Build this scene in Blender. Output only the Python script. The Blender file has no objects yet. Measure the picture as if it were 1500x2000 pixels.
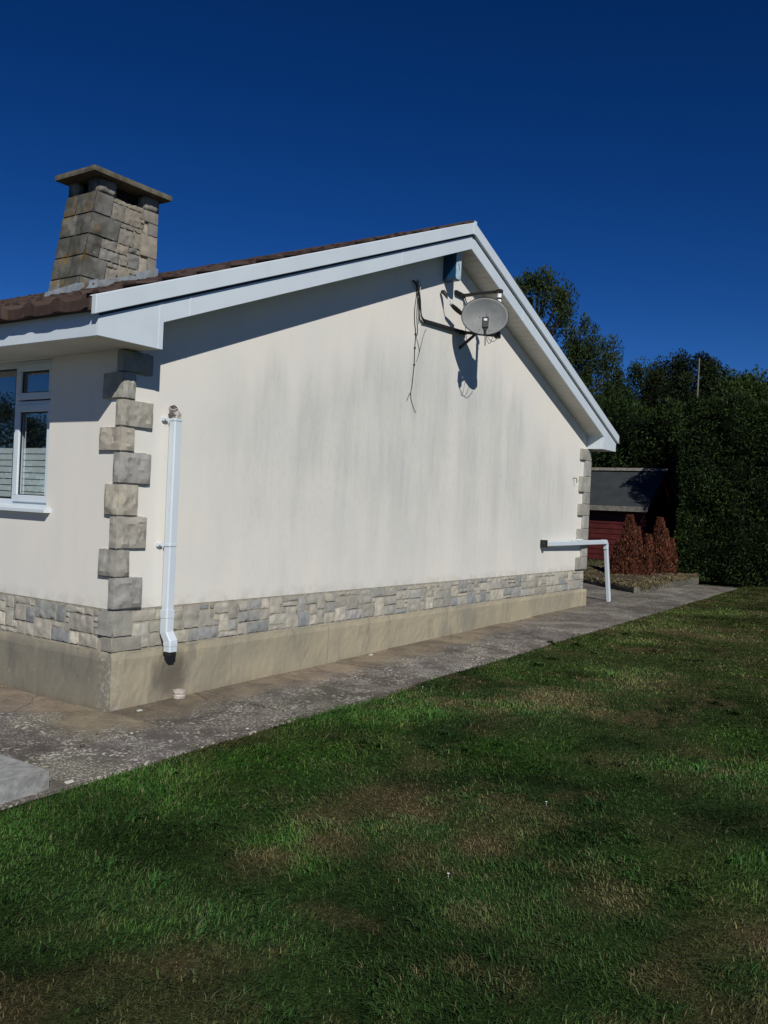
import bpy, bmesh, math, random
import numpy as np
from mathutils import Vector, Matrix, noise

random.seed(7); rng = np.random.default_rng(7)
SC = bpy.context.scene
COL = SC.collection
R = math.radians

# ------------------------------------------------------------------ camera
cam = bpy.data.cameras.new('camera'); co = bpy.data.objects.new('camera', cam); COL.objects.link(co)
yaw, pitch, roll = -0.9695, -0.0054, 0.0453
f = Vector((math.sin(-yaw)*math.cos(pitch), math.cos(yaw)*math.cos(pitch), math.sin(pitch)))
rt = f.cross(Vector((0, 0, 1))).normalized(); up = rt.cross(f)
r2 = rt*math.cos(roll)+up*math.sin(roll); u2 = up*math.cos(roll)-rt*math.sin(roll)
M = Matrix((r2, u2, -f)).transposed().to_4x4(); M.translation = Vector((-3.8196, -4.7864, 1.45))
co.matrix_world = M
cam.sensor_fit = 'VERTICAL'; cam.sensor_height = 24; cam.lens = 1702.35*24/2000
cam.clip_start = .05; cam.clip_end = 3000
SC.camera = co
CAM = Vector((-3.8196, -4.7864, 1.45))

# ------------------------------------------------------------------ world and sun
SUN = Vector((-.205, -.25, .24)).normalized()          # towards the sun
w = bpy.data.worlds.new("World"); SC.world = w; w.use_nodes = True
nt = w.node_tree; bg = nt.nodes['Background']
sky = nt.nodes.new('ShaderNodeTexSky'); sky.sky_type = 'NISHITA'; sky.sun_disc = False
sky.sun_elevation = math.asin(SUN.z); sky.sun_rotation = math.atan2(SUN.x, SUN.y)
sky.air_density = 1.0; sky.dust_density = 0.0; sky.ozone_density = 6.0; sky.altitude = 2500
hs_ = nt.nodes.new('ShaderNodeHueSaturation'); hs_.inputs['Saturation'].default_value = 1.13; hs_.inputs['Value'].default_value = .52; hs_.inputs['Hue'].default_value = .508
gm_ = nt.nodes.new('ShaderNodeGamma'); gm_.inputs[1].default_value = 1.35
nt.links.new(sky.outputs[0], gm_.inputs[0]); nt.links.new(gm_.outputs[0], hs_.inputs['Color']); nt.links.new(hs_.outputs[0], bg.inputs[0])
bg.inputs[1].default_value = 0.055
sl = bpy.data.lights.new('sun', 'SUN'); sl.energy = 4.0; sl.angle = R(.5); sl.color = (1, .965, .895)
so = bpy.data.objects.new('sun', sl); COL.objects.link(so); so.rotation_euler = SUN.to_track_quat('Z', 'Y').to_euler()
so.location = (-5, -8, 12)
SC.view_settings.view_transform = 'Standard'; SC.view_settings.look = 'None'
SC.view_settings.exposure = 0; SC.view_settings.gamma = 1

# ------------------------------------------------------------------ node helpers
class N:
    def __init__(s, name):
        s.m = bpy.data.materials.new(name); s.m.use_nodes = True; s.t = s.m.node_tree
        s.p = s.t.nodes['Principled BSDF']
    def n(s, typ, **k):
        x = s.t.nodes.new(typ)
        for a, b in k.items(): setattr(x, a, b)
        return x
    def set(s, sock, v):
        if hasattr(v, 'links') and hasattr(v, 'is_output'): s.t.links.new(v, sock)
        elif isinstance(v, (tuple, list)) and len(v) == 3 and sock.type == 'RGBA': sock.default_value = (*v, 1)
        else: sock.default_value = v
    def pos(s):
        if not hasattr(s, '_p'): s._p = s.n('ShaderNodeNewGeometry').outputs['Position']
        return s._p
    def xyz(s):
        if not hasattr(s, '_x'):
            q = s.n('ShaderNodeSeparateXYZ'); s.set(q.inputs[0], s.pos()); s._x = q.outputs
        return s._x
    def scaled(s, v):
        q = s.n('ShaderNodeVectorMath', operation='MULTIPLY'); s.set(q.inputs[0], s.pos()); q.inputs[1].default_value = v
        return q.outputs[0]
    def noise(s, scale, detail=4, rough=.55, vec=None, out=0):
        q = s.n('ShaderNodeTexNoise'); s.set(q.inputs['Vector'], vec or s.pos())
        q.inputs['Scale'].default_value = scale; q.inputs['Detail'].default_value = detail; q.inputs['Roughness'].default_value = rough
        return q.outputs[out]
    def vor(s, scale, out='Distance', vec=None, feature='F1', rnd=1):
        q = s.n('ShaderNodeTexVoronoi', feature=feature); s.set(q.inputs['Vector'], vec or s.pos()); q.inputs['Scale'].default_value = scale
        q.inputs['Randomness'].default_value = rnd
        return q.outputs[out]
    def ss(s, v, a, b, lo=0., hi=1.):
        q = s.n('ShaderNodeMapRange', interpolation_type='SMOOTHSTEP'); s.set(q.inputs[0], v)
        for i, z in zip((1, 2, 3, 4), (a, b, lo, hi)): s.set(q.inputs[i], z)
        return q.outputs[0]
    def ma(s, op, a, b=0., c=0.):
        q = s.n('ShaderNodeMath', operation=op); s.set(q.inputs[0], a); s.set(q.inputs[1], b); s.set(q.inputs[2], c); return q.outputs[0]
    def mix(s, fac, a, b, mode='MIX'):
        q = s.n('ShaderNodeMix', data_type='RGBA', blend_type=mode); s.set(q.inputs[0], fac); s.set(q.inputs[6], a); s.set(q.inputs[7], b)
        return q.outputs[2]
    def attr(s, name='tone'):
        return s.n('ShaderNodeVertexColor', layer_name=name).outputs[0]
    def bump(s, h, strength=.3, dist=.01):
        q = s.n('ShaderNodeBump'); s.set(q.inputs['Height'], h); q.inputs['Strength'].default_value = strength; q.inputs['Distance'].default_value = dist
        s.set(s.p.inputs['Normal'], q.outputs[0])
    def fin(s, col, rough=.8, spec=.3, metal=0):
        s.set(s.p.inputs['Base Color'], col); s.set(s.p.inputs['Roughness'], rough)
        s.p.inputs['Specular IOR Level'].default_value = spec; s.p.inputs['Metallic'].default_value = metal
        return s.m

def simple(name, col, rough=.6, var=.12, scale=6, bump=.08, bscale=60, spec=.3, metal=0, attr=False, dirt=None):
    g = N(name)
    base = g.attr() if attr else col
    v = g.ss(g.noise(scale, 5), .3, .7, 1-var, 1+var)
    q = g.n('ShaderNodeCombineColor'); [g.set(q.inputs[i], v) for i in range(3)]
    c = g.mix(1., base, q.outputs[0], 'MULTIPLY')
    if dirt: c = g.mix(g.ss(g.noise(dirt[1], 6, .65), .5, .75, 0, dirt[2]), c, dirt[0])
    if bump: g.bump(g.noise(bscale, 4), bump, .004)
    return g.fin(c, rough, spec, metal)

# ---- materials
def wall_mat():
    g = N('cream_render'); x, y, z = g.xyz()
    base = g.mix(g.ss(g.noise(1.3, 4), .35, .7), (.765, .735, .665), (.715, .70, .65))
    roofz = g.ma('SUBTRACT', 4.2, g.ma('MULTIPLY', g.ma('ABSOLUTE', g.ma('SUBTRACT', x, 4.2)), .389))
    dz = g.ma('ADD', g.ma('SUBTRACT', roofz, z), g.ma('MULTIPLY', g.ma('SUBTRACT', g.noise(2.2, 3, vec=g.scaled((1, 1, .12))), .5), 1.6))
    m = g.ma('MULTIPLY', g.ss(dz, .45, 1.15), g.ss(x, .3, 1.6))
    m = g.ma('MULTIPLY', m, g.ss(x, 8.3, 7.2)); m = g.ma('MULTIPLY', m, g.ss(z, .6, 1.9, .45, 1.))
    st = g.ss(g.ma('ADD', g.ma('MULTIPLY', g.noise(3.4, 6, .62, vec=g.scaled((1, 1, .17))), .6), g.ma('MULTIPLY', g.noise(1.0, 3, .5), .4)), .38, .62)
    fine = g.ss(g.noise(15, 5, .65, vec=g.scaled((1, 1, .12))), .3, .7, .66, 1)
    clean = g.ss(g.ma('ABSOLUTE', g.ma('SUBTRACT', x, 4.42)), .03, .2, .3, 1)
    k = g.ma('MULTIPLY', g.ma('MULTIPLY', g.ma('MULTIPLY', m, g.ma('ADD', g.ma('MULTIPLY', st, .50), .24)), fine), clean)
    c = g.mix(k, base, (.475, .495, .475))
    c = g.mix(g.ma('MULTIPLY', m, g.ss(g.noise(28, 5, .75, vec=g.scaled((1, 1, .5))), .45, .75, 0, .3)), c, (.40, .42, .39))
    c = g.mix(g.ss(g.noise(90, 4, .7), .35, .7, 0, .12), c, (.45, .43, .38))
    fr = g.ma('MULTIPLY', g.ss(g.noise(5, 5, .6, vec=g.scaled((1, 1, .3))), .5, .8, 0, .18), 1.)
    c = g.mix(fr, c, (.5, .51, .48))
    low = g.ma('MULTIPLY', g.ss(z, .78, .675), g.ss(g.noise(9, 4), .35, .65, 0, .4))
    c = g.mix(low, c, (.42, .40, .33))
    g.bump(g.ma('ADD', g.noise(170, 3, .7), g.ma('MULTIPLY', g.noise(9, 3), .7)), .22, .004)
    return g.fin(c, .92, .1)
def plinth_mat():
    g = N('weathered_concrete'); x, y, z = g.xyz()
    c = g.mix(g.ss(g.noise(1.7, 5, .6), .35, .7), (.38, .335, .235), (.29, .265, .2))
    c = g.mix(g.ss(g.noise(4.5, 6, .7, vec=g.scaled((1, 1, .35))), .52, .72, 0, .6), c, (.16, .155, .14))
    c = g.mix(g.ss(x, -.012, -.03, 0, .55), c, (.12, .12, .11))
    c = g.mix(g.ss(g.noise(22, 5, .7), .62, .72, 0, .5), c, (.44, .43, .38))
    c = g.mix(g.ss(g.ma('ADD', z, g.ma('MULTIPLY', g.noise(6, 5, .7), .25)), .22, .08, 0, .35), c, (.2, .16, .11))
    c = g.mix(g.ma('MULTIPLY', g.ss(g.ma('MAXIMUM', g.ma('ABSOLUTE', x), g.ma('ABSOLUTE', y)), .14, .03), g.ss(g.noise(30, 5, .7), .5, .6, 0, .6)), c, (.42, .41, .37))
    dx = g.ma('POWER', g.ma('DIVIDE', g.ma('SUBTRACT', x, .5), .17), 2.); dz_ = g.ma('POWER', g.ma('DIVIDE', g.ma('SUBTRACT', z, .19), .19), 2.)
    r = g.ma('ADD', g.ma('ADD', dx, dz_), g.ma('MULTIPLY', g.noise(9, 4), .8))
    c = g.mix(g.ss(r, 1.9, .3, 0, .75), c, (.075, .065, .055))
    d2 = g.ma('POWER', g.ma('DIVIDE', g.ma('SUBTRACT', x, 4.6), .35), 2.)
    c = g.mix(g.ma('MULTIPLY', g.ss(d2, 1.6, .2, 0, .5), g.ss(g.noise(7, 4, vec=g.scaled((1, 1, .3))), .35, .6)), c, (.17, .18, .165))
    c = g.mix(g.ss(g.ma('ABSOLUTE', g.ma('SUBTRACT', x, 2.33)), .006, .002, 0, .55), c, (.13, .11, .09))
    c = g.mix(g.ss(g.ma('ABSOLUTE', g.ma('SUBTRACT', x, 1.12)), .004, .002, 0, .35), c, (.13, .11, .09))
    g.bump(g.ma('ADD', g.noise(60, 5, .7), g.ma('MULTIPLY', g.noise(14, 4), .8)), .45, .005)
    return g.fin(c, .9, .15)
def stone_mat(name='grey_stone', lich=0):
    g = N(name); b = g.attr()
    v = g.ss(g.noise(11, 6, .65), .3, .72, .84, 1.13)
    q = g.n('ShaderNodeCombineColor'); [g.set(q.inputs[i], v) for i in range(3)]
    c = g.mix(1., b, q.outputs[0], 'MULTIPLY')
    c = g.mix(g.ss(g.noise(38, 4, .6), .6, .75, 0, .4), c, (.5, .48, .41))
    c = g.mix(g.ss(g.noise(6, 5, .7), .58, .74, 0, .4), c, (.16, .155, .13))
    if lich:
        x, y, z = g.xyz()
        k = g.ma('MULTIPLY', g.ss(g.noise(7, 5, .7), .5, .62), g.ss(x, 1.68, 1.5, 0, .85))
        c = g.mix(k, c, (.20, .135, .04))
        c = g.mix(g.ma('MULTIPLY', g.ss(x, 1.72, 1.56, 0, .7), g.ss(g.noise(4, 4), .38, .58)), c, (.055, .055, .045))
    g.bump(g.ma('ADD', g.noise(45, 6, .7), g.ma('MULTIPLY', g.noise(14, 4), .8)), .5, .006)
    return g.fin(c, .92, .12)
def path_mat():
    g = N('aggregate_slabs'); x, y, z = g.xyz()
    d = g.ma('MAXIMUM', g.ma('MULTIPLY', x, -1), g.ma('MULTIPLY', y, -1))
    d = g.ma('ADD', d, g.ma('MULTIPLY', g.ma('SUBTRACT', g.noise(2.2, 5, .65), .5), .75))
    d = g.ma('ADD', d, g.ss(x, 3.5, 7.5, 0, .3))
    d = g.ma('ADD', d, g.ss(x, 8.35, 8.6, 0, 1.3)); far = g.ss(d, .26, .56); xf = g.ss(x, 2.5, 7., 1., .55)
    sand = g.mix(g.ss(g.noise(3.4, 5, .65), .35, .68), (.26, .215, .155), (.15, .125, .098))
    sand = g.mix(g.ss(g.noise(45, 5, .75), .5, .7, 0, .55), sand, (.33, .29, .22)); sand = g.mix(g.ss(g.noise(20, 6, .75), .54, .66, 0, .6), sand, (.10, .085, .068))
    crack = g.ss(g.vor(.9, feature='DISTANCE_TO_EDGE', vec=g.mix(.12, g.pos(), g.noise(3, 4, .6, out=1))), .006, .002, 0, .55); sand = g.mix(crack, sand, (.07, .06, .05))
    grey = g.mix(g.ss(g.noise(3, 5, .6), .35, .7), (.115, .104, .092), (.175, .160, .140))
    grey = g.mix(g.ss(g.vor(75), .15, .5, .6, 0), grey, (.05, .043, .038))
    fleck = g.ma('MULTIPLY', g.ss(g.vor(32), .45, .3), g.ss(g.noise(4, 6, .75), .45, .60))
    fleck2 = g.ma('MULTIPLY', g.ss(g.vor(70), .46, .3), g.ss(g.noise(3, 6, .75), .42, .60))
    grey = g.mix(g.ma('MULTIPLY', g.ma('MULTIPLY', fleck, xf), .85), grey, (.50, .48, .43))
    grey = g.mix(g.ma('MULTIPLY', g.ma('MULTIPLY', fleck2, xf), .8), grey, (.40, .385, .34))
    c = g.mix(far, sand, grey)
    c = g.mix(g.ma('MULTIPLY', g.ma('MULTIPLY', fleck2, .35), g.ss(far, 0., .3)), c, (.4, .39, .35))
    tn = g.attr()
    c = g.mix(1., c, tn, 'MULTIPLY')
    g.bump(g.ma('ADD', g.ma('MULTIPLY', g.vor(75), -1.2), g.noise(30, 5)), .6, .008)
    return g.fin(c, .9, .15)
def tile_mat():
    g = N('brown_concrete_tile')
    c = g.mix(g.ss(g.noise(3, 5, .65), .35, .7), (.052, .034, .029), (.082, .057, .047))
    c = g.mix(g.ss(g.noise(9, 5, .7), .55, .7, 0, .7), c, (.03, .024, .022))
    c = g.mix(g.ss(g.noise(13, 6, .7), .6, .72, 0, .65), c, (.17, .11, .045))
    c = g.mix(g.ss(g.noise(27, 4, .7), .68, .75, 0, .7), c, (.3, .29, .25))
    g.bump(g.noise(50, 5, .7), .5, .006)
    return g.fin(c, .9, .15)
def foliage_mat(name, transl=.15, rough=.55):
    g = N(name); c = g.attr()
    v = g.ss(g.noise(1.6, 4), .3, .7, .7, 1.3)
    q = g.n('ShaderNodeCombineColor'); [g.set(q.inputs[i], v) for i in range(3)]
    c = g.mix(1., c, q.outputs[0], 'MULTIPLY')
    g.fin(c, rough, .12)
    tr = g.n('ShaderNodeBsdfTranslucent'); g.set(tr.inputs[0], c)
    mx = g.n('ShaderNodeMixShader'); mx.inputs[0].default_value = transl
    g.t.links.new(g.p.outputs[0], mx.inputs[1]); g.t.links.new(tr.outputs[0], mx.inputs[2])
    g.t.links.new(mx.outputs[0], g.t.nodes['Material Output'].inputs[0])
    return g.m
def glass_mat():
    g = N('window_glass')
    t = g.n('ShaderNodeBsdfTransparent'); t.inputs[0].default_value = (.93, .95, .95, 1)
    gl = g.n('ShaderNodeBsdfGlossy'); gl.inputs['Roughness'].default_value = .015; gl.inputs[0].default_value = (.9, .95, 1, 1)
    fr = g.n('ShaderNodeFresnel'); fr.inputs[0].default_value = 1.75
    mx = g.n('ShaderNodeMixShader')
    bf = g.n('ShaderNodeNewGeometry').outputs['Backfacing']; fr.inputs[0].default_value = 1.6
    g.set(mx.inputs[0], g.ma('MULTIPLY', g.ma('ADD', fr.outputs[0], .26), g.ma('SUBTRACT', 1., bf))); g.t.links.new(t.outputs[0], mx.inputs[1]); g.t.links.new(gl.outputs[0], mx.inputs[2])
    g.t.links.new(mx.outputs[0], g.t.nodes['Material Output'].inputs[0])
    return g.m
def upvc_mat():
    g = N('white_upvc'); 
    c = g.mix(g.ss(g.noise(2.5, 5, .6), .35, .75), (.62, .69, .74), (.57, .64, .69))
    c = g.mix(g.ss(g.noise(7, 5, .7, vec=g.scaled((1, 1, .4))), .58, .8, 0, .25), c, (.5, .5, .45))
    return g.fin(c, .32, .45)
MW = wall_mat(); MPL = plinth_mat(); MST = stone_mat(); MCH = stone_mat('lichened_chimney_stone', 1); MPA = path_mat(); MTI = tile_mat()
MG = glass_mat(); MPV = upvc_mat(); MFO = foliage_mat('leaf'); MGR = foliage_mat('grass_blade', .12, .6)
MMO = simple('lime_mortar', (.33, .30, .24), .95, .25, 12, .5, 60)
MSOF = simple('soffit_board', (.62, .60, .55), .6, .08, 3, .05, dirt=((.3, .3, .27), 6, .25))
MDK = simple('dark_gap', (.06, .075, .085), .8, .1)
MBK = simple('black_painted_steel', (.018, .018, .016), .45, .3, 12, .1, dirt=((.12, .1, .08), 30, .4))
MCB = simple('black_cable', (.02, .02, .02), .5, .2, 20, 0)
MCW = simple('weathered_white_cable', (.45, .45, .42), .5, .2, 20, 0)
MDI = simple('grey_dish_mesh', (.19, .20, .20), .55, .12, 9, .15, 300, dirt=((.12, .13, .11), 14, .5))
MBLU = simple('blue_plastic', (.008, .06, .14), .3, .08, spec=.5)
MWP = simple('white_plastic', (.72, .75, .76), .35, .05, spec=.45, dirt=((.4, .38, .3), 20, .25))
MLEAD = simple('lead_flashing', (.23, .26, .29), .6, .25, 9, .5, 25, dirt=((.3, .3, .22), 7, .5))
MCAP = simple('mossy_concrete_cap', (.12, .11, .08), .95, .3, 12, .6, 40, dirt=((.06, .065, .035), 9, .8))
MINT = simple('dark_interior', (.10, .11, .11), .9, .1, 2, 0)
MFILM = simple('frosted_film', (.80, .86, .85), .5, .04, 4, 0)
MSOIL = simple('bare_soil', (.06, .042, .028), .95, .35, 20, .8, 50)
MBLK = simple('grey_concrete_block', (.29, .295, .285), .9, .22, 22, .6, 90, dirt=((.15, .145, .12), 14, .7))
MRED = simple('red_painted_boards', (.075, .012, .011), .6, .25, 5, .15, 30, dirt=((.03, .01, .01), 9, .5))
MFELT = simple('roofing_felt', (.032, .038, .040), .9, .15, 3, .6, 120)
MTRIM = simple('weathered_timber', (.17, .16, .14), .9, .3, 14, .4, dirt=((.06, .055, .045), 10, .7))
MBARK = simple('bark', (.05, .04, .03), .95, .3, 9, .6, 30)
MPOT = simple('chipped_white_paint', (.46, .42, .38), .7, .12, 20, .4, 60, dirt=((.22, .07, .04), 32, .9))
MRUST = simple('rust_brown_foliage', (.1, .03, .02), .9, .3, 3, 0, attr=True)
MDRY = simple('dry_groundcover', (.2, .16, .1), .95, .3, 6, .3, attr=True)
MDAISY = simple('daisy_petal', (.8, .8, .76), .6, .03, bump=0)
def lawn_mat():
    g = N('lawn_soil'); c = g.attr()
    v = g.ss(g.noise(35, 6, .7), .3, .7, .35, 1.15)
    q = g.n('ShaderNodeCombineColor'); [g.set(q.inputs[i], v) for i in range(3)]
    c = g.mix(1., c, q.outputs[0], 'MULTIPLY')
    g.bump(g.noise(60, 5, .7), .8, .02)
    return g.fin(c, .95, .05)
MLAWN = lawn_mat()

# ------------------------------------------------------------------ geometry helpers
def obj(name, V, F, mt, parent=None, tone=None, smooth=False):
    V = np.asarray(V, dtype=np.float64).reshape(-1, 3)
    if parent is not None:
        q = parent; off = np.zeros(3)
        while q is not None: off += np.array(q.location); q = q.parent
        V = V - off
    me = bpy.data.meshes.new(name)
    if isinstance(F, np.ndarray):
        nf, k = F.shape
        me.vertices.add(len(V)); me.vertices.foreach_set('co', V.astype(np.float32).ravel())
        me.loops.add(nf*k); me.loops.foreach_set('vertex_index', F.astype(np.int32).ravel())
        me.polygons.add(nf); me.polygons.foreach_set('loop_start', np.arange(0, nf*k, k, dtype=np.int32))
        me.polygons.foreach_set('loop_total', np.full(nf, k, dtype=np.int32)); me.update(calc_edges=True)
    else:
        me.from_pydata([tuple(v) for v in V], [], [tuple(x) for x in F]); me.update()
    if tone is not None:
        a = me.color_attributes.new('tone', 'FLOAT_COLOR', 'POINT')
        t = np.asarray(tone, dtype=np.float32)
        if t.ndim == 1: t = np.tile(t, (len(V), 1))
        a.data.foreach_set('color', np.c_[t, np.ones(len(t), np.float32)].astype(np.float32).ravel())
    me.materials.append(mt)
    if smooth:
        me.polygons.foreach_set('use_smooth', [True]*len(me.polygons))
        if smooth is not True: me.set_sharp_from_angle(angle=R(smooth))
    o = bpy.data.objects.new(name, me); COL.objects.link(o)
    if parent is not None: o.parent = parent
    return o
def tag(o, label=None, cat=None, group=None, kind=None):
    if label: o['label'] = label
    if cat: o['category'] = cat
    if group: o['group'] = group
    if kind: o['kind'] = kind
    return o
def empty(name, loc, label, cat, group=None):
    o = bpy.data.objects.new(name, None); COL.objects.link(o); o.location = loc; o.empty_display_size = .1
    return tag(o, label, cat, group)
class MB:
    def __init__(s): s.V = []; s.F = []; s.T = []
    def add(s, V, F, tone=None):
        b = len(s.V); s.V += [tuple(v) for v in V]; s.F += [tuple(i+b for i in x) for x in F]
        s.T += [tone or (1, 1, 1)]*len(V)
        return s
    def box(s, a, b, tone=None):
        x0, y0, z0 = a; x1, y1, z1 = b
        V = [(x0, y0, z0), (x1, y0, z0), (x1, y1, z0), (x0, y1, z0), (x0, y0, z1), (x1, y0, z1), (x1, y1, z1), (x0, y1, z1)]
        return s.add(V, [(0, 3, 2, 1), (4, 5, 6, 7), (0, 1, 5, 4), (1, 2, 6, 5), (2, 3, 7, 6), (3, 0, 4, 7)], tone)
    def hexa(s, V, tone=None):   # bottom 4, top 4
        return s.add(V, [(0, 3, 2, 1), (4, 5, 6, 7), (0, 1, 5, 4), (1, 2, 6, 5), (2, 3, 7, 6), (3, 0, 4, 7)], tone)
    def prism(s, poly, a, b, axis='y', tone=None):   # poly in (x,z) extruded along y from a to b
        n = len(poly)
        if axis == 'y': V = [(p[0], a, p[1]) for p in poly]+[(p[0], b, p[1]) for p in poly]
        else: V = [(a, p[0], p[1]) for p in poly]+[(b, p[0], p[1]) for p in poly]
        F = [tuple(range(n)), tuple(range(2*n-1, n-1, -1))]+[(i, i+n, (i+1) % n+n, (i+1) % n) for i in range(n)]
        return s.add(V, F, tone)
    def tube(s, pts, r, n=8, tone=None):
        pts = [Vector(p) for p in pts]; rings = []
        V = []; F = []
        rs = r if isinstance(r, (list, tuple)) else [r]*len(pts)
        ref = Vector((.31, .22, .92))
        for i, p in enumerate(pts):
            t = (pts[min(i+1, len(pts)-1)]-pts[max(i-1, 0)]).normalized()
            if abs(t.dot(ref)) > .97: ref = Vector((.9, -.3, .1))
            a = t.cross(ref).normalized(); b = t.cross(a)
            for k in range(n):
                th = 2*math.pi*k/n; V.append(p+(a*math.cos(th)+b*math.sin(th))*rs[i])
        for i in range(len(pts)-1):
            for k in range(n):
                F.append((i*n+k, i*n+(k+1) % n, (i+1)*n+(k+1) % n, (i+1)*n+k))
        F.append(tuple(range(n-1, -1, -1))); m = (len(pts)-1)*n; F.append(tuple(m+k for k in range(n)))
        return s.add(V, F, tone)
    def sq_tube(s, pts, w_, d_, side, t=.004, caps=False):   # hollow rectangular pipe along pts; side = local width axis
        pts = [Vector(p) for p in pts]; side = Vector(side).normalized(); V = []; F = []
        c = .12
        prof = [(-1+c*2, -1), (1-c*2, -1), (1, -1+c*2), (1, 1-c*2), (1-c*2, 1), (-1+c*2, 1), (-1, 1-c*2), (-1, -1+c*2)]
        n = 8
        for inner in (0, 1):
            for i, p in enumerate(pts):
                tg = (pts[min(i+1, len(pts)-1)]-pts[max(i-1, 0)]).normalized()
                dn = tg.cross(side).normalized(); sd = dn.cross(tg).normalized()
                m = 1.
                if 0 < i < len(pts)-1:
                    a1 = (pts[i]-pts[i-1]).normalized(); a2 = (pts[i+1]-pts[i]).normalized()
                    m = 1/max(.5, math.sqrt((1+a1.dot(a2))/2))
                for (a, b) in prof:
                    V.append(p+sd*a*(w_/2-inner*t)+dn*b*(d_/2-inner*t)*m)
        L = len(pts)
        for i in range(L-1):
            for k in range(n):
                a, b = i*n+k, i*n+(k+1) % n
                F.append((a, b, b+n, a+n)); o = L*n; F.append((a+o, a+n+o, b+n+o, b+o))
        for e in (0, (L-1)*n):
            for k in range(n):
                a, b = e+k, e+(k+1) % n; F.append((a, a+L*n, b+L*n, b) if e == 0 else (a, b, b+L*n, a+L*n))
        return s.add(V, F)
    def build(s, name, mt, parent=None, smooth=False, tone=False):
        return obj(name, s.V, s.F, mt, parent, s.T if tone else None, smooth)
def bevel(o, w_=.003, seg=2):
    m = o.modifiers.new('bevel', 'BEVEL'); m.width = w_; m.segments = seg; m.limit_method = 'ANGLE'; m.angle_limit = R(40); return o
def gz(x): return .0179*np.clip(x, -15, 18)
def jit(c, a=.12):
    k = 1+random.uniform(-a, a); return tuple(min(1, max(0, v*k*(1+random.uniform(-.012, .012)))) for v in c)

def rough_block(mb, corners, tone, step=.022, amp=.009, rnd=.010):
    """corners: 8 points, bottom 4 then top 4 (same order as hexa). Rock-faced block."""
    P = [Vector(c) for c in corners]
    def tri(u, v, w_):
        b = (P[0]*(1-u)+P[1]*u)*(1-v)+(P[3]*(1-u)+P[2]*u)*v
        t = (P[4]*(1-u)+P[5]*u)*(1-v)+(P[7]*(1-u)+P[6]*u)*v
        return b*(1-w_)+t*w_
    c0 = tri(.5, .5, .5)
    lx = max(2, min(20, int((P[1]-P[0]).length/step))); ly = max(2, min(16, int((P[3]-P[0]).length/step))); lz = max(2, min(16, int((P[4]-P[0]).length/step)))
    idx = {}; V = []
    def vid(i, j, k):
        key = (i, j, k)
        if key in idx: return idx[key]
        u, v, w_ = i/lx, j/ly, k/lz
        tw = lambda q, m: (.16/m if q == 1 else 1-.16/m if q == m-1 else q/m) if m > 3 else q/m
        p = tri(tw(i, lx), tw(j, ly), tw(k, lz))
        e = (i in (0, lx))+(j in (0, ly))+(k in (0, lz))
        d = (c0-p).normalized()
        n1 = noise.noise_vector(p*13.0)*.7+noise.noise_vector(p*37.0)*.9
        q = p+n1*amp
        if e == 1:
            ax = (P[0]-P[1]) if i == 0 else (P[1]-P[0]) if i == lx else (P[0]-P[3]) if j == 0 else (P[3]-P[0]) if j == ly else (P[0]-P[4]) if k == 0 else (P[4]-P[0])
            ax = ax.normalized(); near = min(u if 0 < i < lx else 1, 1-u if 0 < i < lx else 1, v if 0 < j < ly else 1, 1-v if 0 < j < ly else 1, w_ if 0 < k < lz else 1, 1-w_ if 0 < k < lz else 1)
            k2 = .25 if (min(i if 0 < i < lx else 9, lx-i if 0 < i < lx else 9, j if 0 < j < ly else 9, ly-j if 0 < j < ly else 9, k if 0 < k < lz else 9, lz-k if 0 < k < lz else 9) == 1) else 1
            q = p+ax*amp*k2*(.8+noise.noise(p*7+Vector((3, 1, 7)))*1.3+noise.noise(p*16+Vector((9, 2, 4)))*1.0+noise.noise(p*36)*.8+noise.noise(p*75)*.35)
        if e >= 2: q = p+n1*amp*.45+d*rnd*.6*(1 if e == 2 else 1.5)
        idx[key] = len(V); V.append(q); return idx[key]
    F = []
    for i in range(lx):
        for j in range(ly):
            F.append((vid(i, j, 0), vid(i, j+1, 0), vid(i+1, j+1, 0), vid(i+1, j, 0)))
            F.append((vid(i, j, lz), vid(i+1, j, lz), vid(i+1, j+1, lz), vid(i, j+1, lz)))
    for i in range(lx):
        for k in range(lz):
            F.append((vid(i, 0, k), vid(i+1, 0, k), vid(i+1, 0, k+1), vid(i, 0, k+1)))
            F.append((vid(i, ly, k), vid(i, ly, k+1), vid(i+1, ly, k+1), vid(i+1, ly, k)))
    for j in range(ly):
        for k in range(lz):
            F.append((vid(0, j, k), vid(0, j, k+1), vid(0, j+1, k+1), vid(0, j+1, k)))
            F.append((vid(lx, j, k), vid(lx, j+1, k), vid(lx, j+1, k+1), vid(lx, j, k+1)))
    mb.add(V, F, tone)
def box8(a, b):
    x0, y0, z0 = a; x1, y1, z1 = b
    return [(x0, y0, z0), (x1, y0, z0), (x1, y1, z0), (x0, y1, z0), (x0, y0, z1), (x1, y0, z1), (x1, y1, z1), (x0, y1, z1)]
def ashlar(cols, rows, sizes):
    g = np.zeros((rows, cols), int); out = []
    for r_ in range(rows):
        for c_ in range(cols):
            if g[r_, c_]: continue
            opts = sizes[:]; random.shuffle(opts)
            for (w_, h_) in opts+[(2, 1), (1, 1)]:
                if r_+h_ <= rows and c_+w_ <= cols and not g[r_:r_+h_, c_:c_+w_].any():
                    g[r_:r_+h_, c_:c_+w_] = 1; out.append((c_, r_, w_, h_)); break
    return out
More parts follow.
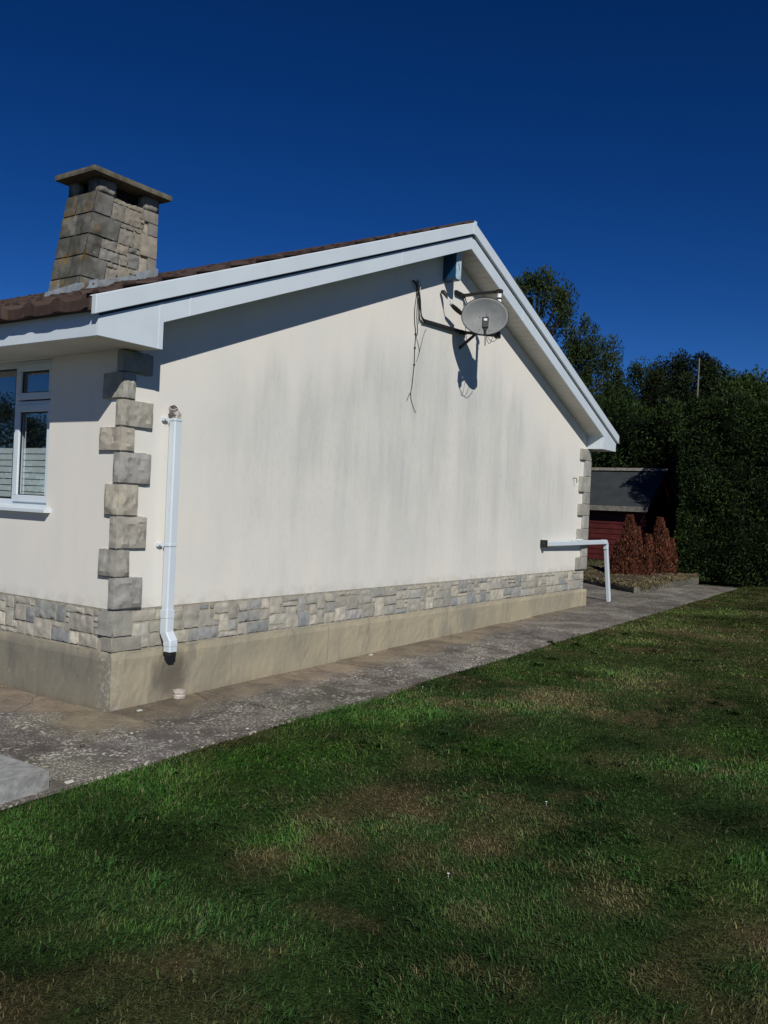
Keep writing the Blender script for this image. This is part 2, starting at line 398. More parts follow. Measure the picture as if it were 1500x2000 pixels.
def rubble(mb, fn, W_, H_, cu, cv, tones, proud=.0115, gap=.0064, sizes=None, step=.018):
    """fn(s, z, out) -> xyz"""
    cols = max(1, round(W_/cu)); rows = max(1, round(H_/cv)); cu = W_/cols; cv = H_/rows
    rowoff = [0]+[random.uniform(-.2, .2)*cv for _ in range(rows-1)]+[0]
    for (c_, r_, w_, h_) in ashlar(cols, rows, sizes or [(4, 2), (3, 2), (5, 3), (3, 3), (4, 3), (2, 3), (5, 2), (3, 4), (2, 2), (4, 1), (3, 2), (4, 2)]):
        def jt(cc, rr, k): return cu*.22*noise.noise(Vector((cc*1.7+k, rr*2.3, 5.1))) if 0 < cc < cols else 0
        s0 = c_*cu+gap; s1 = (c_+w_)*cu-gap; z0 = r_*cv+gap+rowoff[r_]; z1 = (r_+h_)*cv-gap+rowoff[r_+h_]
        nx = max(4, int((s1-s0)/step)+2); nz = max(4, int((z1-z0)/step)+2); V = []; F = []
        sd = random.uniform(0, 50); pr = proud*random.uniform(.6, 1.25); tl = random.uniform(-.3, .3)
        for j in range(nz+1):
            for i in range(nx+1):
                u, v = i/nx, j/nz
                if nx > 2: u = .14/nx if i == 1 else 1-.14/nx if i == nx-1 else u
                if nz > 2: v = .14/nz if j == 1 else 1-.14/nz if j == nz-1 else v
                s = s0+(s1-s0)*u; z = z0+(z1-z0)*v
                edge = i in (0, nx) or j in (0, nz); corner = i in (0, nx) and j in (0, nz)
                nn = noise.noise(Vector((s*22+sd, z*22, 0))); n2 = noise.noise(Vector((s*60+sd, z*60, 3)))
                out = pr*(1+tl*(v-.5))+nn*proud*.75+n2*proud*.45
                ring = min(i, nx-i, j, nz-j) == 1
                if ring: out = out*.80-.0015
                if edge or ring: s += n2*.007+nn*.007; z += n2*.006+nn*.009
                if edge: out = -.006
                if corner: s += (s0+s1-2*s)*.5*.16; z += (z0+z1-2*z)*.5*.24
                V.append(fn(s, z, out))
        # rounded ring just inside the border
        for j in range(nz):
            for i in range(nx):
                a = j*(nx+1)+i; F.append((a, a+1, a+nx+2, a+nx+1))
        mb.add(V, F, jit(random.choice(tones), .15))
BAND = [(.40, .38, .32), (.37, .355, .305), (.35, .34, .30), (.43, .40, .33), (.33, .33, .31), (.37, .355, .305), (.46, .43, .36), (.39, .37, .32), (.27, .28, .275)]
QT = [(.33, .32, .28), (.37, .35, .30), (.31, .305, .28), (.41, .38, .31)]

# ------------------------------------------------------------------ ground, lawn, path
L_ = 8.4
xs = [-900, -60, -15, -8, 0, 8, 18, 30, 60, 900]; ys = [-900, -60, -20, -5, 5, 20, 60, 900]
V = [(x, y, gz(x)-.07) for x in xs for y in ys]; ny = len(ys)
F = [(i*ny+j, (i+1)*ny+j, (i+1)*ny+j+1, i*ny+j+1) for i in range(len(xs)-1) for j in range(ny-1)]
gm = simple('rough_field_grass', (.035, .045, .018), .95, .3, 1.5, .8, 12)
tag(obj('ground', V, F, gm), kind='structure')

def edge_y(x): return -1.055-.02*np.sin(x*1.3)-.012*np.sin(x*4.1+1)-.01*np.sin(x*9.7)-.04*np.exp(-((x-1.6)/1.0)**2)
# vectorised value noise
_tab = rng.random((257, 257))
def vn(x, y, s, oct=3):
    t = np.zeros_like(x); a = 1; tot = 0
    for o_ in range(oct):
        X = x*s*2**o_+17.3*o_+500; Y = y*s*2**o_+31.7*o_+500
        xi = np.floor(X).astype(int); yi = np.floor(Y).astype(int); fx = X-xi; fy = Y-yi
        fx = fx*fx*(3-2*fx); fy = fy*fy*(3-2*fy); xi %= 256; yi %= 256
        v = (_tab[xi, yi]*(1-fx)+_tab[xi+1, yi]*fx)*(1-fy)+(_tab[xi, yi+1]*(1-fx)+_tab[xi+1, yi+1]*fx)*fy
        t += v*a; tot += a; a *= .55
    return t/tot
PATCH = [(-.15, -2.44, .34, .9), (-.77, -2.5, .2, .8), (-1.86, -2.73, .2, .75), (-1.07, -2.39, .16, .8), (2.52, -2.1, .45, .75), (-.51, -3.67, .16, .7), (-.94, -4.0, .14, .85),
         (-.35, -3.01, .2, .7), (-.46, -4.18, .22, .75), (-.54, -2.3, .2, .6), (-1.98, -2.58, .15, .6), (.5, -2.2, .25, .45), (3.6, -2.6, .5, .4), (-.75, -2.85, .14, .5), (1.2, -3.0, .25, .45), (-1.3, -3.6, .14, .5)]
def lawn_fields(x, y):
    reg = np.clip((vn(x, y, .8, 2)-.30)*2.4, 0, .8)*(1-.75*np.exp(-(((x-.3)/1.3)**2+((y+4.0)/.9)**2)))
    dry = np.clip((vn(x+9, y-4, 2.6, 5)-.56)*9, 0, .75)*reg
    dry = np.maximum(dry, np.clip((vn(x+29, y-14, 6.5, 4)-.60)*8, 0, .6)*reg)
    wob = .35+1.3*vn(x, y, 4.5, 4)
    for (px, py, pr, s) in PATCH:
        d = np.hypot(x-px, y-py)/(pr*.98)*wob; dry = np.maximum(dry, s*np.clip(1.25-d*1.15, 0, 1)*(.5+.9*vn(x-5, y, 9, 2)))
    lush = np.exp(-(((x-.1)/1.5)**2+((y+1.45)/.5)**2))*.95+np.clip((vn(x+40, y+7, .9, 3)-.52)*3, 0, .6)
    dry *= 1-.75*np.exp(-(((x-.0)/1.3)**2+((y+1.4)/.4)**2))
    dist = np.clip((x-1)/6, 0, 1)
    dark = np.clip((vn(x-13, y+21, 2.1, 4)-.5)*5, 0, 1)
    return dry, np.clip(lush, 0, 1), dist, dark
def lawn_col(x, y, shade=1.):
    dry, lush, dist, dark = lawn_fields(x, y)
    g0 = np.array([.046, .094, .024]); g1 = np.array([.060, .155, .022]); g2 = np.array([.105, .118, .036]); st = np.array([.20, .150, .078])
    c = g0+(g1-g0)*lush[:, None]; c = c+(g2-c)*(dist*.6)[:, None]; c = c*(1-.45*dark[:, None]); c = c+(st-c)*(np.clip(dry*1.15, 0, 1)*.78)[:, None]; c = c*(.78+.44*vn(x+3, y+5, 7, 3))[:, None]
    return c*shade
def lawn_h(x, y): return gz(x)-.015+.03*(vn(x, y, .8, 3)-.5)
# near lawn sheet, fine grid
nx_, ny_ = 300, 170
X = np.linspace(-7, 23, nx_); T = np.linspace(0, 1, ny_)**1.3
XX, TT = np.meshgrid(X, T, indexing='ij')
E0 = np.where(XX > 12.9, edge_y(XX), edge_y(XX)); YY = E0-TT*14
ZZ = lawn_h(XX.ravel(), YY.ravel()).reshape(XX.shape)
V = np.stack([XX, YY, ZZ], -1).reshape(-1, 3)
ii, jj = np.meshgrid(np.arange(nx_-1), np.arange(ny_-1), indexing='ij')
a = (ii*ny_+jj).ravel(); F = np.stack([a, a+1, a+ny_+1, a+ny_], 1)
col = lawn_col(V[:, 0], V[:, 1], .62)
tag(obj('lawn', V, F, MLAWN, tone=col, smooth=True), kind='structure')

def blades(n, r0, r1, th0, th1, hmin, hmax, seed, wf=1., clump=None):
    g = np.random.default_rng(seed)
    r = r0*(r1/r0)**g.random(n); th = th0+(th1-th0)*g.random(n)
    x = CAM.x+r*np.cos(th); y = CAM.y+r*np.sin(th)
    if clump:       # coarse tufts and weeds
        k = n//clump; ci = g.integers(0, k, n); x = x[ci]+g.normal(0, .028, n); y = y[ci]+g.normal(0, .028, n); r = np.hypot(x-CAM.x, y-CAM.y)
    ok = (y < edge_y(x)+.01+.05*g.random(n)+.07*(vn(x, y*0, 5, 3)-.45)) & (y > -14) & (x < 14.6)
    ok &= ~((x < -1.14) & (y > -1.10))
    # thin where bare
    dry, lush, dist, dark = lawn_fields(x, y)
    ok &= g.random(n) > dry*.2
    x, y, r, lush, dry = x[ok], y[ok], r[ok], lush[ok], dry[ok]; n = len(x)
    z = lawn_h(x, y)-.004
    tuft = vn(x, y, 6, 2)
    h = (hmin+(hmax-hmin)*g.random(n)**1.6)*(.55+.9*tuft)*(1+.5*lush)*(1-.35*dry)
    wd = .00145*np.clip(r/3.2, 1, 6)*(.7+.7*g.random(n))*wf
    # combed direction varies slowly
    a0 = vn(x+3, y+8, .9, 2)*9; az = a0+g.normal(0, 1.1, n)
    lean = np.abs(g.normal(.95, .5, n))*h
    dx, dy = np.cos(az), np.sin(az); px, py = -dy, dx
    P = np.zeros((n, 5, 3))
    P[:, 0] = np.c_[x-px*wd, y-py*wd, z]; P[:, 1] = np.c_[x+px*wd, y+py*wd, z]
    mx, my, mz = x+dx*lean*.35, y+dy*lean*.35, z+h*.6
    P[:, 2] = np.c_[mx+px*wd*.8, my+py*wd*.8, mz]; P[:, 3] = np.c_[mx-px*wd*.8, my-py*wd*.8, mz]
    P[:, 4] = np.c_[x+dx*lean, y+dy*lean, z+h*.75]
    b = np.arange(n)[:, None]*5
    F = np.concatenate([b+np.array([0, 1, 2]), b+np.array([0, 2, 3]), b+np.array([3, 2, 4])], 0)
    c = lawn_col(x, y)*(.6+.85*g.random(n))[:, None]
    c[:, 0] *= .8+.45*g.random(n)
    dead = g.random(n) < .04+.28*dry
    c[dead] = np.array([.16, .13, .07])*(.5+.8*g.random(dead.sum()))[:, None]
    return P.reshape(-1, 3), F, np.repeat(c, 5, 0)
P1, F1, C1 = blades(620000, 2.3, 19, R(-32), R(78), .011, .031, 3)
P2, F2, C2 = blades(18000, 2.3, 14, R(-32), R(78), .024, .05, 8, wf=1.8, clump=38)
C2 = C2*np.array([.75, .95, .9])
F1 = np.concatenate([F1, F2+len(P1)]); P1 = np.concatenate([P1, P2]); C1 = np.concatenate([C1, C2])
tag(obj('grass', P1, F1, MGR, tone=C1), 'short patchy green and straw coloured grass covering the lawn', 'grass', kind='stuff')

# daisies
def daisy(x, y, lab):
    z = float(lawn_h(np.array([x]), np.array([y]))[0])
    mb = MB(); mb.tube([(x, y, z), (x+.004, y+.002, z+.020)], .0006, 5)
    c = Vector((x+.004, y+.002, z+.021))
    for k in range(10):
        t = k*math.pi/5; d = Vector((math.cos(t), math.sin(t), .15)); s = Vector((-math.sin(t), math.cos(t), 0))
        mb.add([c, c+d*.004+s*.0016, c+d*.007, c+d*.004-s*.0016], [(0, 1, 2, 3)])
    tag(mb.build('daisy', MDAISY), lab, 'flower', 'white daisies in the lawn')
daisy(.26, -3.05, 'tiny white daisy in the green grass right of the lawn middle')
daisy(-.76, -3.08, 'tiny white daisy beside a dark leafy tuft in the middle of the lawn')
daisy(2.06, -1.20, 'tiny white daisy close to the edge of the aggregate path')

# path slabs
def slab_tone(): 
    v = random.uniform(.82, 1.15); return (v, v*random.uniform(.97, 1.02), v*random.uniform(.94, 1.02))
mb = MB(); G = .006
def slab(x0, x1, y0, y1):
    nx = max(1, int((x1-x0)/.12)); V = []; F = []; dz = random.uniform(-.003, .004); tx = random.uniform(-.004, .004); ty = random.uniform(-.004, .004)
    x0 += G; x1 -= G; y0 += G; y1 -= G
    top = []
    zc = lambda x, y: float(gz(x))+dz+tx*(x-x0)/(x1-x0)+ty*(y-y0)/(y1-y0)
    V = [(x0, y0, zc(x0, y0)-.06), (x1, y0, zc(x1, y0)-.06), (x1, y1, zc(x1, y1)-.06), (x0, y1, zc(x0, y1)-.06),
         (x0, y0, zc(x0, y0)-.004), (x1, y0, zc(x1, y0)-.004), (x1, y1, zc(x1, y1)-.004), (x0, y1, zc(x0, y1)-.004)]
    b = .005
    V += [(x0+b, y0+b, zc(x0, y0)), (x1-b, y0+b, zc(x1, y0)), (x1-b, y1-b, zc(x1, y1)), (x0+b, y1-b, zc(x0, y1))]
    F = [(0, 1, 5, 4), (1, 2, 6, 5), (2, 3, 7, 6), (3, 0, 4, 7), (4, 5, 9, 8), (5, 6, 10, 9), (6, 7, 11, 10), (7, 4, 8, 11), (8, 9, 10, 11)]
    mb.add(V, F, slab_tone())
k = 0; x = -.04
while x < 13.3:
    w_ = .83
    slab(x, min(x+w_, 13.35), -.555, .0 if x < 8.3 else -.09)
    ye = -1.07
    slab(x+.0, min(x+w_, 13.35), ye, -.555)
    x += w_
for yy in np.arange(-1.07, 9, .83):        # in front of the window wall
    y1 = -.04 if yy < -1 else yy+.83
for i, (x0, x1) in enumerate([(-.64-.6*q_, -.04-.6*q_) for q_ in range(11)]):
    y = -1.07; first = True
    while y < 9:
        y1 = -.55 if first else y+.83
        slab(x0, x1, y, y1); y = y1; first = False
xx = 8.42                                          # darker slabs behind the corner, towards the shed
while xx < 11.2:
    yy = -.085
    while yy < 4: slab(xx, xx+.9, yy, yy+.6); yy += .6
    xx += .9
tag(mb.build('path', MPA, tone=True), kind='structure')
V = []; xs = np.linspace(-6.7, 13.5, 60)
for x in xs: V += [(x, -1.10, gz(x)-.040), (x, 9.5, gz(x)-.040)]
tag(obj('path_bed', V, [(2*i, 2*i+2, 2*i+3, 2*i+1) for i in range(59)], MSOIL), kind='structure')

# ------------------------------------------------------------------ HOUSE
H = empty('bungalow', (0, 0, 0), 'cream rendered bungalow gable end with stone plinth, quoins, white bargeboards and brown tiled roof', 'house')
ZB, ZR, ZS = .39, .675, 2.43; YE = 9.0
SL = .389
def bl(x): x = min(x, 8.4-x); return 2.61+SL*(x-.10)          # lower edge of bargeboard
def rp(x): return bl(x)+.245                                  # roof plane under tiles
MB().prism([(0, ZR), (L_, ZR), (L_, bl(L_)+.25), (4.2, bl(4.2)+.25), (0, bl(0)+.25)], 0, .25).build('gable_wall', MW, H)
WY0, WY1, WZ0, WZ1 = .80, 3.3, 1.335, 2.43
mb = MB().box((0, .25, ZR), (.25, WY0, 2.62)).box((0, WY1, ZR), (.25, YE, 2.62)).box((0, WY0, ZR), (.25, WY1, WZ0)).box((0, WY0, WZ1), (.25, WY1, 2.62))
mb.build('front_wall', MW, H)
MB().box((L_-.25, .25, ZR), (L_, YE-.25, 2.62)).build('rear_wall', MW, H)
MB().prism([(.25, .1), (L_, .1), (L_, bl(L_)+.25), (4.2, bl(4.2)+.25), (.25, bl(0)+.25)], YE-.25, YE).build('end_wall', MW, H)
# concrete plinth: rough grid faces
def plinth():
    mb = MB(); NX = 220
    def side(fn, n, z0, z1, flip=False):
        V = []; F = []; nz = 8
        for i in range(n+1):
            for j in range(nz+1):
                u = i/n; v = j/nz; V.append(fn(u, v))
        for i in range(n):
            for j in range(nz):
                a = i*(nz+1)+j; q = (a, a+nz+1, a+nz+2, a+1); F.append(q if not flip else q[::-1])
        mb.add(V, F)
    def o_(p): return .006*noise.noise(Vector(p)*5)+.003*noise.noise(Vector(p)*22)
    def gab(u, v):
        x = -.025+u*(L_+.055+.02); z = float(gz(x))-.05+(ZB-.002-float(gz(x))+.05+.010*noise.noise(Vector((x*7, 0, 3))))*v
        y = -.028+o_((x, 0, z))+(.012 if v > .99 else 0)-(.012 if x > L_-.12 else 0)
        return (x, y, z)
    def fro(u, v):
        y = YE-u*(YE+.025); z = -.1+(ZB-.002+.1+.008*noise.noise(Vector((9, y*7, 3))))*v
        x = -.028+o_((0, y, z))+(.012 if v > .99 else 0)
        if u > .999: x = -.025; 
        return (x, y if u < .999 else -.026+(.012 if v > .99 else 0), z)
    side(gab, 240, 0, 1); side(fro, 200, 0, 1)
    mb.box((L_-.05, -.02, -.05), (L_+.045, YE, ZB-.006))
    # top ledge
    mb.box((0.0, -.018, ZB-.06), (L_+.03, .25, ZB-.008)); mb.box((-.018, .0, ZB-.06), (.25, YE, ZB-.012))
    return mb.build('plinth', MPL, H, smooth=False)
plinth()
# stone band: mortar backing + stones
bk = MB().box((.003, .003, ZB-.01), (L_-.003, .25, ZR)).box((.003, .25, ZB-.01), (.25, YE, ZR)).box((L_-.25, .25, ZB-.01), (L_-.003, YE-.25, ZR))
bk.build('mortar_backing', MMO, H)
mb = MB()
CS = .155
rubble(mb, lambda s, z, o: (CS+s, .004-o, ZB+.002+z), L_-CS-.01, ZR-ZB-.012, .052, .047, BAND)
rubble(mb, lambda s, z, o: (.004-o, YE-s, ZB+.002+z), YE-CS, ZR-ZB-.012, .052, .047, [jit(c, .1) for c in BAND])
# corner stones of the band
rough_block(mb, box8((-.018, -.018, ZB+.105), (CS-.01, CS-.015, ZR-.01)), (.33, .32, .28), amp=.007)
rough_block(mb, box8((-.016, -.016, ZB+.002), (CS+.08, .10, ZB+.098)), (.30, .285, .24), amp=.006)
mb.build('stone_band', MST, H, tone=True, smooth=60)
# quoins near corner: (z0, z1, gable extent, front extent, tone)
QN = [(2.28, 2.428, .235, .05, 2), (2.099, 2.28, .095, .19, 0), (1.913, 2.099, .255, .045, 1), (1.745, 1.913, .105, .205, 3), (1.529, 1.745, .255, .05, 2),
      (1.31, 1.529, .155, .125, 3), (1.086, 1.31, .24, .06, 1), (.895, 1.086, .105, .16, 0), (.678, .895, .225, .045, 2)]
for (z0, z1, gx, fy, t) in QN:
    mb = MB(); rough_block(mb, box8((-.022, -.022, z0+.006), (gx-.010, fy-.004, z1-.006)), jit(QT[t], .06), step=.015, amp=.010, rnd=.009)
    mb.build('quoin', MST, H, tone=True, smooth=20)
for i, (z0, z1) in enumerate([(2.26, 2.42), (2.03, 2.255), (1.80, 2.025), (1.63, 1.795), (1.46, 1.625), (1.27, 1.455), (1.085, 1.265), (.86, 1.08), (.68, .855)]):
    gx = 8.05 if i % 2 == 0 else 8.22
    mb = MB(); rough_block(mb, box8((gx, -.032, z0), (L_+.03, .25 if i % 2 else .12, z1)), jit(QT[(i*2) % 4], .08), step=.03, amp=.007, rnd=.008)
    mb.build('quoin', MST, H, tone=True, smooth=20)
# mortar joints behind quoins
# bargeboard
def poly_strip(x0, x1, lo, hi):      # left slope x0..x1
    return [(x0, bl(x0)+lo), (x1, bl(x1)+lo), (x1, bl(x1)+hi), (x0, bl(x0)+hi)]
YB = -.25
for side in (0, 1):
    mx = (lambda p: p) if side == 0 else (lambda p: [(8.4-a, b) for a, b in p][::-1])
    pr = [(.10, 2.61), (4.2, bl(4.2)), (4.2, bl(4.2)+.137), (.10, bl(.10)+.137)]
    bevel(MB().prism(mx(pr), YB, YB+.016).build('bargeboard', MPV, H), .002)
    bx = [(-.41, ZS), (.10, ZS), (.10, bl(.10)+.137), (-.41, bl(-.41)+.137)]
    pb = MB().prism(mx(bx), YB, YB+.016)
    pb.prism(mx([(.065, ZS), (.102, ZS), (.102, bl(.1)+.12), (.065, bl(.065)+.12)]), YB-.004, YB-.0005)
    rx = .10 if side == 0 else 8.30
    pb.box((rx-.008, YB+.018, ZS+.002), (rx+.008, -.002, bl(.10)+.02))
    bevel(pb.build('eaves_box_end', MPV, H), .0015)
    for xj in (.33, 2.9):
        MB().prism(mx(poly_strip(xj, xj+.012, .002, .134)), YB-.003, YB-.0005).build('board_joint', MPV, H)
    # dark undercloak strip
    MB().prism(mx(poly_strip(-.392, 4.2, .120, .19)), YB+.020, YB+.05).build('undercloak', MDK, H)
    # verge cap strip with return lip
    vt = MB().prism(mx(poly_strip(-.455, 4.2, .157, .275)), YB-.030, YB+.015)
    vt.prism(mx(poly_strip(-.455, 4.2, .268, .277)), YB+.0155, YB+.06)
    bevel(vt.build('verge_trim', MPV, H), .004)
    MB().prism(mx(poly_strip(-.47, -.30, .185, .262)), YB+.0165, YB+.06).build('verge_mortar', MTI, H)
    # gable soffit: planks between barge and wall
    sf = MB(); n = 44; L0, L1 = .10, 4.2
    for i in range(n):
        a = L0+(L1-L0)*i/n; b = L0+(L1-L0)*(i+1)/n-.005
        sf.prism(mx(poly_strip(a, b, .004, .016)), YB+.0165, -.001)
    sf.prism(mx(poly_strip(L0, L1, .018, .024)), YB+.0165, -.001)
    sf.build('verge_soffit', MSOF, H)
MB().box((4.175, YB-.036, bl(4.2)+.145), (4.225, YB-.031, bl(4.2)+.285)).build('apex_joint_cover', MPV, H)
# fascia + front soffit
for side in (0, 1):
    X_ = (lambda x: x) if side == 0 else (lambda x: 8.4-x)
    a, b = sorted((X_(-.41), X_(-.394)))
    bevel(MB().box((a, YB+.0165, ZS), (b, YE+.3, 2.585)).build('fascia', MPV, H), .002)
    a, b = sorted((X_(-.393), X_(-.002)))
    MB().box((a, YB+.0165, ZS+.002), (b, YE+.3, ZS+.012)).build('eaves_soffit', MSOF, H)
    if side == 0: MB().box((.0005, YB+.017, ZS+.0025), (.091, -.001, ZS+.0125)).build('eaves_soffit', MSOF, H)
    else: MB().box((8.309, YB+.017, ZS+.0025), (8.3995, -.001, ZS+.0125)).build('eaves_soffit', MSOF, H)
MB().box((.04, .806, 2.375), (.09, 3.29, 2.428)).build('soffit_trim', MPV, H) if False else None
# roof
def prof(y):
    t = ((y+.27)/.30) % 1.0
    return .036*max(0, math.cos((t-.12)*math.pi*2))**1.2
def tiles(side):
    mb = MB(); X_ = (lambda x: x) if side == 0 else (lambda x: 8.4-x)
    ysamp = np.arange(YB+.018, YE+.3, .03); y_a = list(ysamp)
    x = -.50; i = 0
    while x < 4.16:
        x1 = min(x+.30, 4.2); V = []; n = len(y_a); sx = [random.uniform(-.018, .018) for _ in range(int((YE+1)/.3)+2)]; sh = [random.uniform(-.007, .009) for _ in range(int((YE+1)/.3)+2)]
        for y in y_a:
            q = sh[int((y+.27)/.3)]; h = prof(y)
            jx = sx[int((y+.27)/.3)]+.006*noise.noise(Vector((y*9, x, 1))); V.append((X_(x+jx), y, rp(x)-(.045 if i == 0 else .010)+h*.35)); V.append((X_(x+jx-.004), y, rp(x)+.018+h+q)); V.append((X_(x1+.004), y, rp(x1)+h*.9-.006+q))
        F = []
        for j in range(n-1):
            for k in (0, 1):
                a = j*3+k; qd = (a, a+3, a+4, a+1)
                F.append(qd if side else qd[::-1])
        if i == 0:
            b = len(V)
            for y in y_a: V.append((X_(-.395), y, rp(-.395)-.075))
            for j in range(n-1): F.append((j*3, j*3+3, b+j+1, b+j))
        mb.add(V, F); x = x1; i += 1
    return mb.build('roof_tiles', MTI, H, smooth=False)
tiles(0); tiles(1)
deck = MB()
deck.prism([(-.39, rp(-.39)-.030), (4.2, rp(4.2)-.035), (8.79, rp(-.39)-.035), (8.79, rp(-.39)-.06), (4.2, rp(4.2)-.06), (-.39, rp(-.39)-.06)], YB+.055, YE+.3)
deck.build('roof_deck', MDK, H)
rd = MB(); y = YB-.0
while y < YE+.3:
    y1 = y+.42; V = []; F = []; n = 8
    for yy, rr in ((y, .118), (y1+.02, .108)):
        for k in range(n+1):
            t = math.pi*k/n; V.append((4.2-rr*math.cos(t)*1.05, yy, rp(4.2)-.035+.085*math.sin(t)*rr/.118))
    for k in range(n): F.append((k, k+1, n+2+k, n+1+k))
    F.append(tuple(range(n, -1, -1)))
    rd.add(V, F); y = y1
rd.build('ridge_tiles', MTI, H)

# window
WX = .05
W_ = MB()
W_.box((WX, WY0, WZ0), (WX+.07, WY1, WZ0+.052)); W_.box((WX, WY0, 2.378), (WX+.07, WY1, WZ1-.001)); W_.box((WX, WY0, WZ0+.052), (WX+.07, WY0+.035, 2.378))
W_.box((WX, 1.262, WZ0+.052), (WX+.07, 1.318, 2.378)); W_.box((WX, WY1-.05, WZ0+.052), (WX+.07, WY1, 2.378)); W_.box((WX, WY0+.035, 2.085), (WX+.07, 1.262, 2.125))
win = bevel(W_.build('window', MPV, H), .004)
def sash(y0, y1, z0, z1, b, nm='sash'):
    s = MB(); xa, xb = WX-.014, WX+.05
    s.box((xa, y0, z0), (xb, y1, z0+b)); s.box((xa, y0, z1-b), (xb, y1, z1)); s.box((xa, y0, z0+b), (xb, y0+b, z1-b)); s.box((xa, y1-b, z0+b), (xb, y1, z1-b))
    o = bevel(s.build(nm, MPV, win), .005)
    gk = MB(); c = b; t = .007
    gk.box((WX+.001, y0+c, z0+c), (WX+.012, y1-c, z0+c+t)); gk.box((WX+.001, y0+c, z1-c-t), (WX+.012, y1-c, z1-c)); gk.box((WX+.001, y0+c, z0+c+t), (WX+.012, y0+c+t, z1-c-t)); gk.box((WX+.001, y1-c-t, z0+c+t), (WX+.012, y1-c, z1-c-t))
    gk.build('gasket', MBK, win)
    return o
sash(.835, 1.285, 1.368, 2.095, .052); sash(.835, 1.285, 2.135, 2.400, .052)
def pane(y0, y1, z0, z1):
    MB().box((WX+.018, y0, z0), (WX+.022, y1, z1)).build('pane', MG, win)
pane(.885, 1.236, 1.418, 2.045); pane(.885, 1.236, 2.185, 2.35); pane(1.318, WY1-.05, WZ0+.052, 2.378)
gk = MB(); gk.box((WX+.002, 1.318, 2.370), (WX+.012, 3.25, 2.378)); gk.box((WX+.002, 1.318, WZ0+.052), (WX+.012, 3.25, WZ0+.060)); gk.box((WX+.002, 1.318, WZ0+.060), (WX+.012, 1.326, 2.370)); gk.build('gasket', MBK, win)
for (y0, y1, zb) in ((.892, 1.23, 1.425), (1.33, 3.24, 1.395)):
    fm = MB(); z = 1.775
    while z > zb+.01:
        z0 = max(zb, z-.041); fm.box((WX+.030, y0, z0), (WX+.033, y1, z)); z -= .0475
    fm.build('privacy_film', MFILM, win)
hd = MB(); hd.box((WX+.055, 1.20, 1.60), (WX+.075, 1.222, 1.72)); hd.tube([(WX+.07, 1.211, 1.72), (WX+.072, 1.19, 1.70), (WX+.072, 1.175, 1.60)], .008, 6)
hd.build('handle', MWP, win)
sb = MB(); sb.prism([(-.055, 1.300), (-.055, 1.322), (WX-.002, 1.350), (WX-.002, 1.300)], .745, WY1+.05); sb.build('window_sill', MPV, H)
MB().box((.8, .3, .3), (.82, 6, 2.6)).build('inner_partition', MINT, H)
MB().box((.26, .26, .30), (8.1, 8.7, .32)).build('inner_floor', MINT, H)
MB().box((.26, .26, 2.47), (8.1, 8.7, 2.49)).build('inner_ceiling', MINT, H)

# chimney
CH = MB()
def cxl(z): return 1.397+(z-3.37)*(1.578-1.397)/(4.43-3.37)
CY0, CY1, CXR, CT = 2.5, 2.95, 2.335, 4.43
CH.hexa([(cxl(3.0)+.02, CY0+.016, 3.0), (CXR-.016, CY0+.016, 3.0), (CXR-.016, CY1-.016, 3.0), (cxl(3.0)+.02, CY1-.016, 3.0),
         (cxl(CT)+.02, CY0+.016, CT-.01), (CXR-.016, CY0+.016, CT-.01), (CXR-.016, CY1-.016, CT-.01), (cxl(CT)+.02, CY1-.016, CT-.01)])
chim = CH.build('chimney', MMO, H)
st = MB(); CT_ = [(.255, .23, .185), (.23, .215, .185), (.28, .25, .20), (.21, .205, .185), (.25, .235, .20)]
DKT = [(.14, .138, .128), (.17, .168, .155), (.115, .112, .098)]
zs = [3.32, 3.555, 3.775, 3.99, 4.21, CT]
for i in range(5):
    z0, z1 = zs[i]+.004, zs[i+1]-.005
    wg = (.20, .27, .16, .34, .21)[i]; ws = (.27, .16, .25, .2, .26)[i]
    a0, a1 = cxl(z0)-.012, cxl(z1)-.012
    rough_block(st, [(a0, CY0-.012, z0), (a0+wg, CY0-.012, z0), (a0+wg, CY0+ws, z0), (a0, CY0+ws, z0), (a1, CY0-.012, z1), (a1+wg, CY0-.012, z1), (a1+wg, CY0+ws, z1), (a1, CY0+ws, z1)],
                jit(DKT[i % 3], .1), amp=.012, rnd=.024)
    y0 = CY0+ws+.008
    rough_block(st, [(a0, y0, z0), (a0+.15, y0, z0), (a0+.15, CY1+.012, z0), (a0, CY1+.012, z0), (a1, y0, z1), (a1+.15, y0, z1), (a1+.15, CY1+.012, z1), (a1, CY1+.012, z1)],
                jit(DKT[(i+1) % 3], .12), amp=.012, rnd=.024)
# right-hand corner stones on the near face and rubble between
for i, (z0, z1) in enumerate(((3.5, 3.76), (3.765, 3.94), (3.945, 4.17), (4.175, 4.30), (4.305, 4.43))):
    wr = (.13, .10, .20, .11, .17)[i]
    rough_block(st, box8((CXR-wr, CY0-.008, z0), (CXR+.008, CY0+.2, z1)), jit(CT_[i % 5], .1), amp=.007)
for i in range(5):
    wg = (.20, .27, .16, .34, .21)[i]; z0, z1 = zs[i], zs[i+1]
    xa = (cxl(z0)+cxl(z1))/2-.012+wg+.006; xb = CXR-(.12, .13, .20, .13, .16)[i]-.004
    rubble(st, lambda s, z, o, xa=xa, z0=z0: (xa+s, CY0+.012-o, z0+z), xb-xa, z1-z0, .05, .055, CT_, proud=.016, gap=.005, sizes=[(4, 2), (5, 2), (3, 2), (4, 1), (3, 3), (4, 3), (2, 2), (3, 2)])
st.build('stonework', MCH, chim, tone=True, smooth=50)
